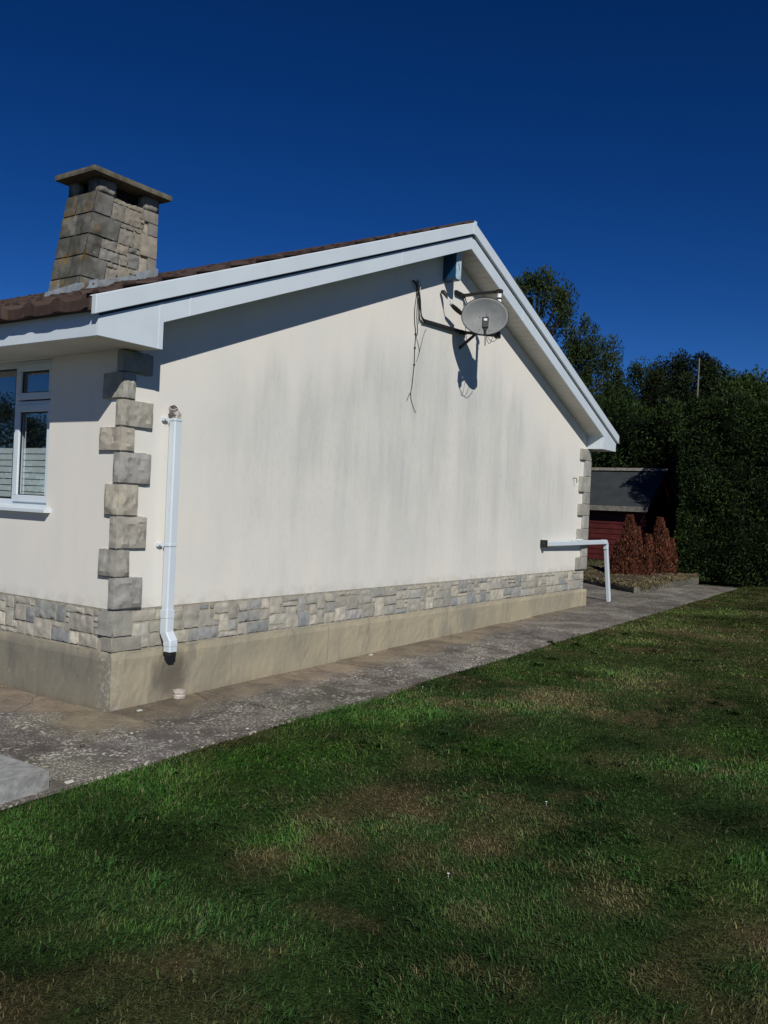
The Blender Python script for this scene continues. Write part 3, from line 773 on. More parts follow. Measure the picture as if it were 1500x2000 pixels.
for (x0, x1, y0, y1) in ((1.575, 1.80, 2.49, 2.64), (2.16, 2.345, 2.49, 2.64), (1.575, 1.70, 2.83, 2.955), (2.18, 2.34, 2.83, 2.955)):
    up_ = MB(); rough_block(up_, box8((x0, y0, CT-.01), (x1, y1, 4.578)), jit((.24, .23, .20), .1), amp=.01, rnd=.02)
    up_.build('cap_support', MCH, chim, tone=True, smooth=True)

MB().box((1.66, 2.60, CT-.008), (2.26, 2.87, 4.577)).build('flue', simple('dark_flue_core', (.012, .012, .012), .95), chim)  # core block coloured near black for the shade in the cap openings
cp = MB(); rough_block(cp, box8((1.452, 2.385, 4.572), (2.43, 3.02, 4.622)), (.2, .2, .2), step=.06, amp=.003, rnd=.005)
cp.build('chimney_cap', MCAP, chim)
fl = MB()
fl.prism([(cxl(3.2)-.035, rp(1.36)-.0), (CXR+.02, rp(CXR)+.0), (CXR+.02, rp(CXR)+.13), (2.1, rp(2.1)+.12), (2.09, rp(1.9)+.16), (1.85, rp(1.85)+.11), (1.84, rp(1.7)+.15), (1.62, rp(1.6)+.12), (1.61, rp(1.5)+.17), (cxl(3.4)-.035, 3.46)], CY0-.026, CY0-.006)
fl.hexa([(cxl(3.15)-.05, CY0-.03, 3.18), (cxl(3.15)-.01, CY0-.03, 3.18), (cxl(3.15)-.01, CY1+.03, 3.18), (cxl(3.15)-.05, CY1+.03, 3.18),
         (cxl(3.46)-.036, CY0-.028, 3.475), (cxl(3.46)+.01, CY0-.028, 3.475), (cxl(3.46)+.01, CY1+.028, 3.43), (cxl(3.46)-.036, CY1+.028, 3.43)])
fl.build('flashing', MLEAD, chim)

# ------------------------------------------------------------------ things on the gable
# left downpipe
dp = empty('downpipe', (.42, -.08, .36), 'white square downpipe on the gable near the window corner, cut off at the top', 'downpipe')
px_, py_ = .415, -.062
b = MB().sq_tube([(px_-.0, py_, 2.0), (px_+.002, py_, .62)], .066, .066, (1, 0, 0)); bevel(b.build('pipe', MPV, dp), .0)
b = MB().sq_tube([(px_+.002, py_, .64), (px_+.002, py_, .50), (px_+.01, py_-.035, .435), (px_+.01, py_-.035, .365)], .074, .074, (1, 0, 0)); b.build('shoe', MPV, dp)
b = MB().sq_tube([(px_+.002, py_, .655), (px_+.002, py_, .60)], .079, .079, (1, 0, 0)); b.build('collar', MPV, dp); b = MB().sq_tube([(px_+.01, py_-.035, .43), (px_+.01, py_-.035, .405)], .079, .079, (1, 0, 0)); b.build('collar', MPV, dp)
b = MB().sq_tube([(px_+.01, py_-.035, .37), (px_+.01, py_-.035, .340)], .058, .058, (1, 0, 0)); b.build('outlet', MBK, dp)
for zc in (2.0, 1.115):
    b = MB().sq_tube([(px_, py_, zc+.008), (px_, py_, zc-.008)], .074, .074, (1, 0, 0), t=.006)
    b.box((px_-.078, -.022, zc-.012), (px_-.034, -.002, zc+.012)); b.tube([(px_-.066, -.035, zc+.002), (px_-.066, -.004, zc+.002)], .007, 6)
    b.build('bracket', MPV, dp)
b = MB().sq_tube([(px_+.005, py_, 1.985), (px_+.008, py_, 2.035), (px_-.02, py_+.005, 2.062), (px_-.035, py_-.01, 2.085)], .052, .05, (1, 0, 0)); b.build('broken_elbow', MPOT, dp)
# drain stub
b = MB(); n = 12; V = []; F = []
cx_, cy_ = .56, -.062
prof_ = [(.044, 0), (.046, .02), (.041, .03), (.046, .038), (.044, .056), (.034, .058), (.032, .02)]
for (rr, zz) in prof_:
    for k in range(n): V.append((cx_+rr*math.cos(2*math.pi*k/n), cy_+rr*math.sin(2*math.pi*k/n), float(gz(cx_))+zz))
for i in range(len(prof_)-1):
    for k in range(n): F.append((i*n+k, i*n+(k+1) % n, (i+1)*n+(k+1) % n, (i+1)*n+k))
F.append(tuple((len(prof_)-1)*n+k for k in range(n)))
b.add(V, F); tag(b.build('drain_stub', MPOT), 'small chipped white painted drain collar on the slabs under the downpipe', 'drain')
# rear loose pipe
rp_ = empty('loose_downpipe', (9.2, -.08, .17), 'white pipe running past the far house corner with its leg leaning to the slabs', 'downpipe')
b = MB().sq_tube([(6.86, -.045, 1.062), (8.95, -.085, 1.075)], .062, .066, (0, 1, 0)); b.build('pipe', MPV, rp_)
b = MB().sq_tube([(8.90, -.085, 1.080), (8.985, -.09, 1.075), (9.02, -.09, 1.04), (9.03, -.09, .97)], .066, .066, (0, 1, 0)); b.build('elbow', MPV, rp_)
b = MB().sq_tube([(9.03, -.09, 1.0), (9.22, -.10, .165)], .06, .06, (0, 1, 0)); b.build('leg', MPV, rp_)
b = MB().box((8.0, -.12, 1.108), (8.02, -.004, 1.125)).box((7.87, -.12, 1.108), (7.89, -.004, 1.12)); b.tube([(7.88, -.04, 1.12), (7.88, -.06, 1.16), (7.95, -.05, 1.17), (8.01, -.04, 1.12)], .004, 5); b.build('bracket', MWP, rp_)
b = MB().box((6.82, -.085, 1.02), (6.87, -.004, 1.115)); b.build('end_clip', MBK, rp_)
# small hook
b = MB().tube([(7.83, -.004, 1.98), (7.83, -.05, 1.985), (7.84, -.06, 1.95), (7.845, -.05, 1.92)], .006, 6)
tag(b.build('wall_hook', MBK), 'small bent metal hook in the render near the far quoins', 'hook')

# alarm box
ab = empty('alarm_box', (4.2, -.05, 3.88), 'blue alarm box with white front high under the gable apex', 'alarm box')
pr = [(4.05, 4.16), (4.155, 4.16), (4.155, 3.885), (4.14, 3.862), (4.065, 3.862), (4.05, 3.885)]
bevel(MB().prism(pr, -.155, -.001).build('housing', MBLU, ab), .004)
bevel(MB().prism([(a*.94+4.1*.06, c*.96+4.01*.04) for a, c in pr], -.165, -.1555).build('front_cover', simple('shaded_box_front', (.40, .50, .57), .35, .3, 8), ab), .003)  # white front given a darker blue-grey for the shade on it
b = MB().tube([(4.09, -.167, 4.03), (4.10, -.1668, 3.99), (4.12, -.167, 3.97)], .003, 5); b.build('scuff_mark', MBK, ab)
# hanging fitting, exact kind unknown
hf = empty('hanging_fitting', (4.06, -.08, 3.72), 'small dark hooded fitting dangling from wire below the blue alarm box', 'fitting')
b = MB().tube([(4.01, -.02, 3.735), (4.01, -.045, 3.73), (4.015, -.07, 3.70), (4.02, -.09, 3.66)], [.018, .024, .020, .009], 8); b.build('socket', MBK, hf)
b = MB().tube([(4.01, -.10, 3.67), (4.02, -.12, 3.64), (4.05, -.12, 3.605)], .007, 6); b.build('stem', MWP, hf)
V = []; F = []; A = Vector((4.045, -.12, 3.61)); B = Vector((4.25, -.13, 3.555)); ax = (B-A).normalized(); sd = Vector((0, 1, 0)); dn = ax.cross(sd).normalized()
if dn.z > 0: dn = -dn
for i in range(9):
    t = i/8; rr = .035*math.sin(min(1, .25+t*.9)*math.pi*.62)*(1-.2*t)
    for k in range(9):
        th = math.pi*k/8; V.append(A+(B-A)*t+sd*math.cos(th)*rr*.8+dn*math.sin(th)*rr)
for i in range(8):
    for k in range(8): a = i*9+k; F.append((a, a+1, a+10, a+9))
o = MB().add(V, F).build('hood', MBK, hf, smooth=True); m = o.modifiers.new('s', 'SOLIDIFY'); m.thickness = .004

# satellite dish
sd_ = empty('satellite_dish', (4.5, -.44, 3.3), 'grey oval satellite dish on black bracket arms below the right bargeboard', 'satellite dish')
MX, MY = 4.51, -.44
bevel(MB().box((MX-.028, MY-.028, 3.792), (MX+.028, MY+.028, 3.83)).build('mast_clamp', MBK, sd_), .003)
b = MB().tube([(MX, MY, 3.34), (MX, MY, 3.80)], .022, 12); b.build('mast', MWP, sd_, smooth=True)
b = MB().tube([(MX, MY, 3.725), (MX, MY, 3.742)], .026, 12); b.build('mast_band', MBK, sd_); b = MB().tube([(MX, MY, 3.31), (MX, MY, 3.37)], .034, 10); b.build('mast_band', MBK, sd_)
def bar(p, q, w_=.018, h_=.024, nm='arm', mt=MBK):
    p, q = Vector(p), Vector(q); t = (q-p).normalized(); s = t.cross(Vector((0, 0, 1)))
    s = s.normalized() if s.length > .01 else Vector((1, 0, 0)); u_ = s.cross(t).normalized()
    V = [p+s*a*w_/2+u_*c*h_/2 for a, c in ((-1, -1), (1, -1), (1, 1), (-1, 1))]+[q+s*a*w_/2+u_*c*h_/2 for a, c in ((-1, -1), (1, -1), (1, 1), (-1, 1))]
    return MB().add(V, [(3, 2, 1, 0), (4, 5, 6, 7), (0, 1, 5, 4), (1, 2, 6, 5), (2, 3, 7, 6), (3, 0, 4, 7)]).build(nm, mt, sd_)
J1 = (4.475, -.022, 3.80); J2 = (4.50, -.03, 3.402)
bar((4.30, -.018, 3.80), (4.50, -.018, 3.795), .03, .04, 'wall_bracket'); bar(J1, (MX+.01, MY, 3.812), .028, .032)
bar(J2, (MX+.01, MY, 3.338), .03, .03); bar((3.66, -.022, 3.365), J2, .02, .032, 'cable_bar')
bar((4.46, -.004, 3.22), (4.505, -.17, 3.37), .026, .026, 'strut')
bar((4.48, -.03, 3.79), (4.505, -.19, 3.365), .008, .010, 'tie_rod'); bar((4.44, -.018, 3.40), (4.56, -.018, 3.405), .03, .04, 'wall_bracket')
# dish body
DC = Vector((4.272, -.405, 3.50)); dn_ = Vector((-.864, -.503, .06)).normalized(); du = Vector((.503, -.864, 0)); dv = dn_.cross(du); dv = dv if dv.z > 0 else -dv
du.normalize(); dv.normalize()
V = []; F = []; NR, NT = 10, 48
V.append(DC-dn_*.055)
for i in range(1, NR+1):
    rr = i/NR
    for k in range(NT):
        t = 2*math.pi*k/NT; V.append(DC+du*math.cos(t)*rr*.245+dv*math.sin(t)*rr*.198-dn_*.055*(1-rr*rr))
for k in range(NT): F.append((0, 1+k, 1+(k+1) % NT))
for i in range(NR-1):
    for k in range(NT): a = 1+i*NT+k; c = 1+i*NT+(k+1) % NT; F.append((a, a+NT, c+NT, c))
o = MB().add(V, F).build('dish', MDI, sd_, smooth=True); m = o.modifiers.new('s', 'SOLIDIFY'); m.thickness = .004; m.offset = 0
b = MB(); rim = [DC+du*math.cos(2*math.pi*k/48)*.246+dv*math.sin(2*math.pi*k/48)*.199 for k in range(49)]; b.tube(rim, .004, 6); b.build('rim', MBK, sd_)
b = MB()
for a_, c_ in ((-.05, .0), (.03, .01), (-.05, -.14), (.05, -.15)):
    p = DC+du*a_+dv*c_-dn_*(.055*(1-(a_/.245)**2-(c_/.198)**2)); MB().tube([p-dn_*.002, p+dn_*.006], .006, 8).build('bolt', MBK, sd_)
bar(DC-dn_*.075, (MX, MY, 3.50), .06, .09, 'dish_mount')
tip = DC+dn_*.20-dv*.13
bar(DC-dv*.20-dn_*.01, tip-dv*.035-dn_*.03, .014, .02, 'lnb_arm')
# lnb body: rounded box along direction to dish
ld = (DC-tip).normalized()
bevel(bar(tip-dv*.055+dn_*.006, tip+dv*.06+dn_*.0, .066, .05, 'lnb'), .008)
b = MB().tube([tip+ld*.02, tip+ld*.05], [.024, .032], 12); b.build('feed_horn', MBK, sd_)
b = MB().tube([tip-dv*.02-dn_*.0, tip-dv*.085+dn_*.01], [.026, .017], 10); b.build('lnb_neck', MBK, sd_)
q = tip+dn_*.034+dv*.030; b = MB().add([q+du*.017+dv*.010, q-du*.017+dv*.010, q-du*.017-dv*.012, q+du*.017-dv*.012, q+du*.017+dv*.010-dn_*.02, q-du*.017+dv*.010-dn_*.02, q-du*.017-dv*.012-dn_*.02, q+du*.017-dv*.012-dn_*.02],
    [(0, 1, 2, 3), (7, 6, 5, 4), (0, 4, 5, 1), (1, 5, 6, 2), (2, 6, 7, 3), (3, 7, 4, 0)]); b.build('lnb_label', MWP, sd_)
def loopc(a, b_, sag, n=12): return [Vector(a).lerp(Vector(b_), t/n)-Vector((0, 0, sag*math.sin(math.pi*t/n))) for t in range(n+1)]
b = MB().tube(loopc(tip-dv*.08, DC+du*.17-dv*.17-dn_*.02, .10), .003, 5).tube(loopc(tip-dv*.085, DC+du*.02-dv*.20-dn_*.02, .13), .003, 5)
b.tube(loopc(tip-dv*.07, DC+du*.10-dv*.18-dn_*.02, .12), .003, 5); b.build('loose_lead', MCB, sd_)

# cables on the wall
cb = empty('wall_cables', (3.55, -.01, 3.7), 'tangle of thin black cables hanging down the render left of the dish', 'cables')
def smooth_path(P, m=4):
    P = [Vector(p) for p in P]; out = []
    for i in range(len(P)-1):
        p0 = P[max(i-1, 0)]; p1 = P[i]; p2 = P[i+1]; p3 = P[min(i+2, len(P)-1)]
        for k in range(m):
            t = k/m; out.append(.5*((2*p1)+(p2-p0)*t+(2*p0-5*p1+4*p2-p3)*t*t+(3*p1-p0-3*p2+p3)*t**3))
    out.append(P[-1]); return out
CP = [([(3.549, 3.754), (3.545, 3.578), (3.527, 3.45), (3.538, 3.319), (3.566, 3.211), (3.56, 3.065), (3.563, 2.911), (3.548, 2.754), (3.536, 2.665), (3.521, 2.616)], .0038, MCB),
      ([(3.521, 2.616), (3.486, 2.576), (3.462, 2.527)], .0028, MCB), ([(3.521, 2.616), (3.536, 2.546), (3.591, 2.465), (3.633, 2.424)], .0028, MCB),
      ([(3.569, 3.748), (3.57, 3.583), (3.575, 3.378), (3.60, 3.228), (3.568, 3.191)], .0035, MCB), ([(3.586, 3.70), (3.601, 3.487), (3.615, 3.324)], .003, MCB),
      ([(3.765, 3.301), (3.72, 3.24), (3.681, 3.128), (3.641, 3.017), (3.599, 2.938)], .0022, MCB), ([(3.568, 3.196), (3.646, 3.07), (3.632, 3.005)], .0025, MCB),
      ([(3.578, 3.75), (3.583, 3.60), (3.592, 3.46), (3.605, 3.40), (3.66, 3.345)], .0045, MCW)]
for pts, r_, mt in CP:
    MB().tube(smooth_path([(a, -.009-(.02 if mt is MCW else 0), c) for a, c in pts]), r_, 6).build('cable', mt, cb)
MB().tube(smooth_path([(3.46, -.012, 3.722), (3.491, -.03, 3.70), (3.544, -.03, 3.637), (3.579, -.03, 3.562), (3.597, -.03, 3.463), (3.622, -.03, 3.396), (3.69, -.035, 3.362)]), .011, 7).build('conduit', MBK, cb)
for z in (2.9, 3.07, 3.21): MB().box((3.555, -.014, z-.006), (3.575, -.001, z+.006)).build('cable_clip', MBK, cb)

# concrete step block (bottom left)
stp = MB(); rough_block(stp, box8((-3.4, -1.03, -.07), (-1.16, -.62, .072)), (1, 1, 1), step=.14, amp=.004, rnd=.01)
tag(stp.build('concrete_step', MBLK), 'pale grey concrete step block lying between the slabs and the lawn edge', 'step')
# stray leaves and stones on slabs
for i, (x, y, s, lab) in enumerate(((-1.05, -1.03, .022, 'largest white chalky stone at the lawn edge beside the concrete step'), (-.42, -.42, .014, 'small dark stone on the slabs left of the house corner'),
                              (-.62, -.55, .016, 'small dark stone in the slab joint in front of the window wall'), (.12, -.16, .02, 'small pale stone at the foot of the near corner'),
                              (2.9, -.10, .022, 'pale stone lying against the middle of the plinth'), (.28, -1.0, .013, 'small pale stone on the outer slab near the lawn edge'))):
    mb = MB(); z = float(gz(x)); rough_block(mb, box8((x-s, y-s*.6, z-.002), (x+s, y+s*.6, z+s*.6)), (.05, .045, .04) if 'dark' in lab else (.5, .49, .44), step=.01, amp=.004, rnd=.006)
    tag(mb.build('stone', MST, tone=True), lab, 'stone', 'loose stones on the slabs')

# ------------------------------------------------------------------ vegetation helpers
def leaf_quads(P, D, S, asp, C, g):
    """P centres (n,3), D direction of length axis, S size, asp width ratio"""
    n = len(P); D = D/np.linalg.norm(D, axis=1)[:, None]
    r = g.normal(size=(n, 3)); s = np.cross(D, r); s /= np.linalg.norm(s, axis=1)[:, None]+1e-9
    L = D*S[:, None]; Wd = s*(S*asp)[:, None]
    nn = np.cross(D, s)*(S*.12)[:, None]
    V = np.stack([P-L*.5, P+Wd*.5+nn, P+L*.5, P-Wd*.5+nn], 1).reshape(-1, 3)
    F = np.arange(n*4).reshape(n, 4)
    return V, F, np.repeat(C, 4, 0)
def tree(x, y, h, r, label, col1, col2, cat='tree', nclump=60, leafs=110, size=.12, seed=1, cw=.5, zbot=.25, up_=.5, shape=1., lean=(0, 0), group=None, name='tree'):
    g = np.random.default_rng(seed); z0 = float(gz(x))
    root = empty(name, (x, y, z0), label, cat, group)
    mb = MB(); mb.tube([(x, y, z0-.1), (x+.05, y, z0+h*.3), (x+lean[0]*.5, y+lean[1]*.5, z0+h*.65), (x+lean[0], y+lean[1], z0+h*.95)], [h*.022, h*.018, h*.010, .01], 8)
    Ps = []; Ds = []; Cs = []; Ss = []
    for k in range(nclump):
        t = zbot+(1-zbot)*(g.random()**.8)
        # crown half width at height t
        u = (t-zbot)/(1-zbot); wv = r*(math.sin(math.pi*min(1, (u*.92+.06))**shape)**.6)
        a = g.random()*2*math.pi; rr = wv*(.35+.65*math.sqrt(g.random()))
        c = np.array([x+lean[0]*t+rr*math.cos(a), y+lean[1]*t+rr*math.sin(a), z0+h*t*.97])
        b0 = np.array([x+lean[0]*t*.6, y+lean[1]*t*.6, z0+h*max(.15, t-.18)])
        mid = (b0*.5+c*.5)+np.array([0, 0, -.08*h*.3]); mb.tube([b0, mid, c], [h*.006, h*.004, .006], 5)
        n = int(leafs*2.6*(.5+g.random())); q = g.normal(size=(n, 3)); q /= np.linalg.norm(q, axis=1)[:, None]
        rad = cw*.85*(.5+.8*g.random()); q *= (rad*g.random(n)**.45)[:, None]; q[:, 2] *= 1+up_
        Ps.append(c+q); d = q+g.normal(size=(n, 3))*rad*.6; d[:, 2] += up_*rad; Ds.append(d); Ss.append(size*.62*(.6+.8*g.random(n)))
        m_ = np.clip(g.random()*.7+g.random(n)*.5-.1, 0, 1)[:, None]; Cs.append((np.array(col1)*(1-m_)+np.array(col2)*m_)*.85)
    V, F, C = leaf_quads(np.concatenate(Ps), np.concatenate(Ds), np.concatenate(Ss), .5, np.concatenate(Cs), g)
    mb.build('trunk', MBARK, root); obj('crown', V, F, MFO, root, tone=C)
    return root
def hedge(name, p0, p1, thick, h, label, col1, col2, n, size, seed, lump=.18, topwave=.25, cat='hedge', group=None):
    g = np.random.default_rng(seed); p0 = np.array(p0, float); p1 = np.array(p1, float); L = np.linalg.norm(p1-p0); t = (p1-p0)/L; nn = np.array([-t[1], t[0]])
    root = empty(name, (*((p0+p1)/2), float(gz((p0[0]+p1[0])/2))), label, cat, group)
    z0 = float(gz(p0[0]))
    # dark inner mass: lumpy box
    mb = MB(); nu, nv = 24, 14; V = []; F = []
    ring = []
    def surf(u, v, kind):   # returns (s, offset, z)
        return None
    tz = lambda s: h+topwave*noise.noise(Vector((s*.6, seed, 0)))+topwave*.5*noise.noise(Vector((s*1.9, seed, 4)))
    for i in range(nu+1):
        s = L*i/nu; H_ = tz(s)-.22
        prof = [(-thick/2+.2, 0), (-thick/2+.16, H_*.5), (-thick/2+.22, H_*.93), (0, H_), (thick/2-.22, H_*.93), (thick/2-.16, H_*.5), (thick/2-.2, 0)]
        for (o_, z) in prof: q = p0+t*min(max(s, .12), L-.12)+nn*o_; V.append((q[0], q[1], z0+z-.03))
    m = 7
    for i in range(nu):
        for j in range(m-1): a = i*m+j; F.append((a, a+m, a+m+1, a+1))
    F.append(tuple(range(m))); F.append(tuple(nu*m+k for k in range(m-1, -1, -1)))
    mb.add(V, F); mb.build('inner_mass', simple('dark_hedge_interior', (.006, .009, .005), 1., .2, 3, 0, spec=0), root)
    # foliage sprays on all sides and top, area weighted
    areas = np.array([L*h, L*h, L*thick, thick*h, thick*h]); pick = g.choice(5, n, p=areas/areas.sum())
    s = g.random(n)*L; z = g.random(n)*h; o_ = (g.random(n)-.5)*thick
    H_ = np.array([tz(a) for a in np.linspace(0, L, 200)]); hh = np.interp(s, np.linspace(0, L, 200), H_)
    z = z/h*hh
    N_ = np.zeros((n, 3))
    for k in range(5):
        m_ = pick == k
        if k < 2: o_[m_] = (-1 if k == 0 else 1)*thick/2; N_[m_, 1] = -1 if k == 0 else 1
        elif k == 2: z[m_] = hh[m_]; N_[m_, 2] = 1
        else: s[m_] = 0 if k == 3 else L; N_[m_, 0] = -1 if k == 3 else 1
    hz = np.interp(s, np.linspace(0, L, 200), H_); z = np.minimum(z, hz)
    depth = (vn(s*1.0+z*.3+seed*3, z*1.0+o_, 1.7, 3)-.5)*lump*2+(vn(s+40, z+o_, 5, 2)-.5)*lump-g.random(n)**2*.12
    # round shoulders
    sh = np.clip((z-hz+.5)/.5, 0, 1)*(pick != 2)*.18
    s2 = s+N_[:, 0]*(depth-sh); o2 = o_+N_[:, 1]*(depth-sh); z2 = z+N_[:, 2]*depth
    W3 = lambda a, b, c: np.c_[a[:, None]*t[None, :]+b[:, None]*nn[None, :], c]
    P = W3(s2, o2, z2)+np.array([p0[0], p0[1], z0]); ND = W3(N_[:, 0], N_[:, 1], N_[:, 2])
    D = ND*.8+g.normal(size=(n, 3))*.55; D[:, 2] += np.where(pick == 2, .9, -.15)
    k = np.clip(.5+depth*2.2+g.normal(0, .22, n), 0, 1)[:, None]*0+np.clip(g.random((n, 1))*.9+(vn(P[:, 0]*1.3+P[:, 1], P[:, 2], 1.5, 2)[:, None]-.5)*.9, 0, 1)
    C = np.array(col1)*(1-k)+np.array(col2)*k
    V, F, C = leaf_quads(P, D, size*(.55+.9*g.random(n)), .3, C, g)
    obj('foliage', V, F, MFO, root, tone=C)
    return root
G1, G2 = (.009, .019, .006), (.044, .074, .018)
hedge('hedge', (14.72, .42), (16.3, -8.5), 1.4, 3.55, 'tall dark clipped conifer hedge at the end of the path, right of the shed', G1, G2, 150000, .066, 5, lump=.2, topwave=.3)
hedge('hedge', (18.2, 7.5), (17.2, -1.5), 1.4, 3.9, 'rough conifer hedge behind the shed under the taller trees', (.012, .025, .008), (.035, .062, .014), 60000, .085, 9, lump=.3, topwave=.5)
tree(17.0, -.4, 4.25, 1.5, 'bright green conifer bulging over the clipped hedge top', (.018, .034, .008), (.05, .085, .018), nclump=90, leafs=170, size=.10, seed=4, cw=.42, zbot=.55, shape=.8, name='conifer')
tree(24.6, 8.5, 9.55, 3.0, 'tallest loose-crowned tree rising behind the right bargeboard', (.018, .032, .010), (.052, .075, .022), nclump=150, leafs=150, size=.15, seed=11, cw=.44, zbot=.2, up_=.9, name='tree')
tree(23.8, 6.3, 6.9, 1.9, 'mid-height tree with drooping right branches beside the tallest one', (.016, .03, .010), (.045, .068, .02), nclump=90, leafs=150, size=.13, seed=12, cw=.42, zbot=.2, up_=.6)
tree(25.2, 4.6, 6.3, 1.9, 'feathery pale tree between the tallest tree and the dense dark one', (.018, .032, .014), (.042, .065, .025), nclump=70, leafs=144, size=.12, seed=13, cw=.45, zbot=.2, up_=.3)
tree(23.0, 2.6, 6.1, 2.1, 'dense near-black round-topped tree with a pale pole before it', (.008, .015, .006), (.022, .035, .010), nclump=110, leafs=240, size=.12, seed=14, cw=.5, zbot=.2, up_=.1)
tree(22.4, .9, 5.3, 1.3, 'dark tiered tree just right of the dense round-topped one', (.008, .016, .006), (.024, .038, .011), nclump=70, leafs=192, size=.12, seed=15, cw=.4, zbot=.2, up_=.2)
tree(23.5, -.2, 5.0, 1.3, 'dark scruffy tree at the right edge above the hedge', (.010, .018, .007), (.028, .042, .012), nclump=70, leafs=192, size=.12, seed=16, cw=.4, zbot=.2, up_=.3)
tree(21.0, 4.4, 4.8, 1.9, 'low bushy green tree filling in above the shed roof', (.013, .026, .008), (.035, .058, .015), nclump=90, leafs=208, size=.11, seed=17, cw=.5, zbot=.2, up_=.3)
tree(-13.5, 24, 4.6, 2.3, 'garden tree mirrored in the window glass', (.018, .032, .010), (.05, .075, .02), nclump=90, leafs=110, size=.16, seed=21, cw=.6, zbot=.3, up_=.3, group='trees in front of the house')
tree(-22, 27, 5.0, 3.0, 'garden tree mirrored in the window glass', (.018, .032, .010), (.05, .075, .02), nclump=90, leafs=110, size=.16, seed=22, cw=.6, zbot=.3, up_=.3, group='trees in front of the house')
b = MB().tube([(19.0, 1.36, .3), (19.05, 1.34, 5.62)], [.03, .018], 6)
tag(b.build('pole', MTRIM), 'thin pale pole standing up in front of the dense dark tree', 'pole')

# shed
sh = empty('garden_shed', (16, 3, .28), 'dark red boarded garden shed with black felt roof behind the house corner', 'shed')
SX, SY0, SY1, SZ, SE = 14.95, 1.25, 4.6, .30, 1.72
mb = MB(); z = SZ+.1; i = 0
while z < SE+.02:
    z1 = z+.115; mb.prism([(SX-.004, z), (SX+.02, z), (SX+.02, z1-.004), (SX+.008, z1-.004)], SY0, SY1)
    mb.prism([(16.0-.7*0, 0), (16.0, 0.001), (16.0, 0.001)], 0, 0.001) if False else None
    z = z1
mb.box((SX+.021, SY0+.01, SZ+.1), (SX+2.2, SY1-.01, SE+.02)); 
mb.prism([(SX+.02, SE+.021), (SX+2.2, SE+.021), (SX+1.1, 2.50)], SY0+.005, SY0+.03)
mb.build('wall', MRED, sh)
MB().box((SX-.03, SY0-.04, SZ-.02), (SX+2.2, SY1, SZ+.098)).build('base', simple('pale_shed_base', (.30, .28, .22), .9, .35, 10, .5, 30), sh)
MB().prism([(SX-.16, SE-.02), (SX+1.1, 2.57), (SX+2.36, SE-.02), (SX+2.36, SE-.05), (SX+1.1, 2.53), (SX-.16, SE-.05)], SY0-.12, SY1+.1).build('roof', MFELT, sh)
MB().box((SX-.20, SY0-.125, SE-.12), (SX-.165, SY1+.1, SE-.012)).build('eaves_board', MTRIM, sh)
MB().prism([(SX+1.0, 2.55), (SX+1.1, 2.62), (SX+1.2, 2.55), (SX+1.1, 2.585)], SY0-.13, SY1+.1).build('ridge_cap', MTRIM, sh)

# planting bed with low kerb
bed = [(10.72, -.03), (13.9, -.18), (15.2, .9), (15.2, 2.0), (12.2, 1.9), (11.7, 1.2)]
mb = MB(); n = len(bed); cxm = sum(p[0] for p in bed)/n; cym = sum(p[1] for p in bed)/n
rings = []
for k, (sc, zz) in enumerate(((.985, .02), (.95, .11), (.8, .15), (.5, .17), (.2, .17))):
    for i in range(n):
        for sub in range(4):
            a = bed[i]; c = bed[(i+1) % n]; u = sub/4; x = (a[0]*(1-u)+c[0]*u); y = (a[1]*(1-u)+c[1]*u); x = cxm+(x-cxm)*sc; y = cym+(y-cym)*sc
            mb.V.append((x, y, float(gz(x))+zz+.03*noise.noise(Vector((x*2, y*2, k))))); mb.T.append((1, 1, 1))
m = n*4
for k in range(4):
    for i in range(m): mb.F.append((k*m+i, k*m+(i+1) % m, (k+1)*m+(i+1) % m, (k+1)*m+i))
mb.F.append(tuple(4*m+i for i in range(m)))
tag(mb.build('bed_soil', MSOIL, smooth=True), kind='structure')
kb = empty('bed_edging', (11.2, .5, .19), 'low weathered stone edging round the planting bed by the far slabs', 'edging')
def kerb(a, c, n_):
    a = Vector((*a, 0)); c = Vector((*c, 0)); t = (c-a).normalized(); s = Vector((-t.y, t.x, 0)); L = (c-a).length/n_
    for i in range(n_):
        p = a+t*L*i; q = a+t*(L*(i+1)-.015); z = float(gz(p.x)); P = [p-s*.035, q-s*.035, q+s*.035, p+s*.035]; hh_ = .11+random.uniform(-.015, .012)
        mb = MB(); rough_block(mb, [(v.x, v.y, z-.03) for v in P]+[(v.x, v.y, z+hh_) for v in P], jit((.13, .125, .10), .25), step=.05, amp=.008, rnd=.012)
        mb.build('kerb_stone', MST, kb, tone=True)
kerb((10.72, -.03), (11.72, 1.22), 4); kerb((10.74, -.05), (13.9, -.2), 7)
# dry scrub and moss on the bed
g = np.random.default_rng(31); n = 30000
x = 10.75+g.random(n)*3.3; y = -.25+g.random(n)*1.6
m_ = (y > -.12-.05*(x-10.7)/3) & (y < (x-10.7)*1.2+.1); x, y = x[m_], y[m_]; n = len(x)
top = .06+.07*vn(x, y, 3, 2)
P = np.c_[x, y-.05*(g.random(n)), gz(x)+top*(.3+1.1*g.random(n))+.03]; D = g.normal(size=(n, 3)); D[:, 2] = np.abs(D[:, 2])+.3
C = np.where(g.random(n)[:, None] < .6, np.array([[.21, .165, .09]]), np.array([[.09, .085, .045]]))*(.5+.8*g.random(n))[:, None]
V, F, C = leaf_quads(P, D, .022+.03*g.random(n), .35, C, g)
tag(obj('scrub', V, F, MDRY, tone=C), 'dry straw coloured ground cover spilling over the bed edging', 'ground cover', kind='stuff')
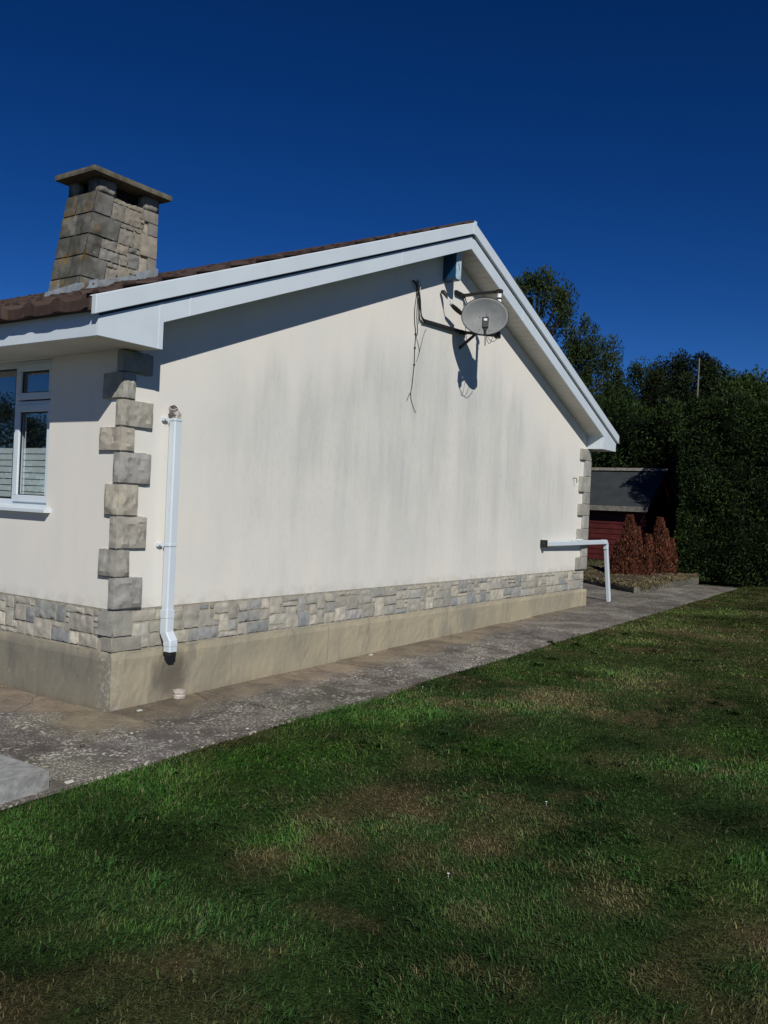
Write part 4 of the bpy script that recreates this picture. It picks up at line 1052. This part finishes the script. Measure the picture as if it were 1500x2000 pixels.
# mossy bank by the shed
g = np.random.default_rng(32); n = 30000
x = 11.9+g.random(n)*3.2; y = 1.3+g.random(n)*3.5
hb = .10+.14*vn(x, y, 1.2, 3)
P = np.c_[x, y, gz(x)+hb]; D = g.normal(size=(n, 3)); D[:, 2] = np.abs(D[:, 2])
C = np.where(vn(x, y, 2.3, 3)[:, None] > .5, np.array([[.06, .065, .025]]), np.array([[.11, .09, .05]]))*(.5+.8*g.random(n))[:, None]
V, F, C = leaf_quads(P, D, .03+.04*g.random(n), .4, C, g)
tag(obj('moss', V, F, MDRY, tone=C), 'low green brown moss bank in front of the red shed', 'moss', kind='stuff')

def dead_conifer(x, y, spires, label, seed):
    g = np.random.default_rng(seed); z0 = float(gz(x))+.08
    root = empty('dead_conifer', (x, y, z0), label, 'shrub', 'dead brown conifers in the bed')
    Ps, Ds, Cs, Ss = [], [], [], []; mb = MB()
    for (dx, dy, h, r) in spires:
        mb.tube([(x+dx*.5, y+dy*.5, z0-.05), (x+dx, y+dy, z0+h*.9)], [.025, .006], 6)
        n = int(9000*h*r/.35); t = g.random(n)**.8; a = g.random(n)*2*math.pi
        rr = r*np.sin(np.clip(.18+.82*(1-t), 0, 1)*math.pi/2)**1.1*np.where(t < .12, .75+2*t, 1)*(.55+.5*g.random(n)**.5)*(.6+.8*vn(a*1.1+seed, t*4+dx*5, 1.9, 2))
        P = np.c_[x+dx+rr*np.cos(a), y+dy+rr*np.sin(a), z0+t*h]
        D = np.c_[np.cos(a)*.45, np.sin(a)*.45, np.full(n, 1.)]+g.normal(size=(n, 3))*.3
        c = np.array([.115, .034, .018])*(.35+1.1*g.random(n))[:, None]; y_ = g.random(n) < .10; c[y_] = [.20, .11, .05]
        Ps.append(P); Ds.append(D); Cs.append(c); Ss.append(.03+.05*g.random(n))
    V, F, C = leaf_quads(np.concatenate(Ps), np.concatenate(Ds), np.concatenate(Ss), .25, np.concatenate(Cs), g)
    mb.build('trunk', MBARK, root); obj('foliage', V, F, MRUST, root, tone=C)
dead_conifer(12.45, .72, ((0, 0, 1.2, .19), (.13, -.12, .98, .13), (-.1, .16, .72, .16), (.2, -.26, .6, .12), (-.05, .05, 1.02, .14)), 'rust brown dead conifer against the red shed, left of two', 41)
dead_conifer(13.35, .42, ((0, 0, 1.16, .19), (.2, -.19, .76, .13), (-.2, .15, .83, .15), (.06, .1, 1.0, .13), (.1, -.08, .95, .15)), 'rust brown dead conifer beside the hedge foot, right of two', 42)
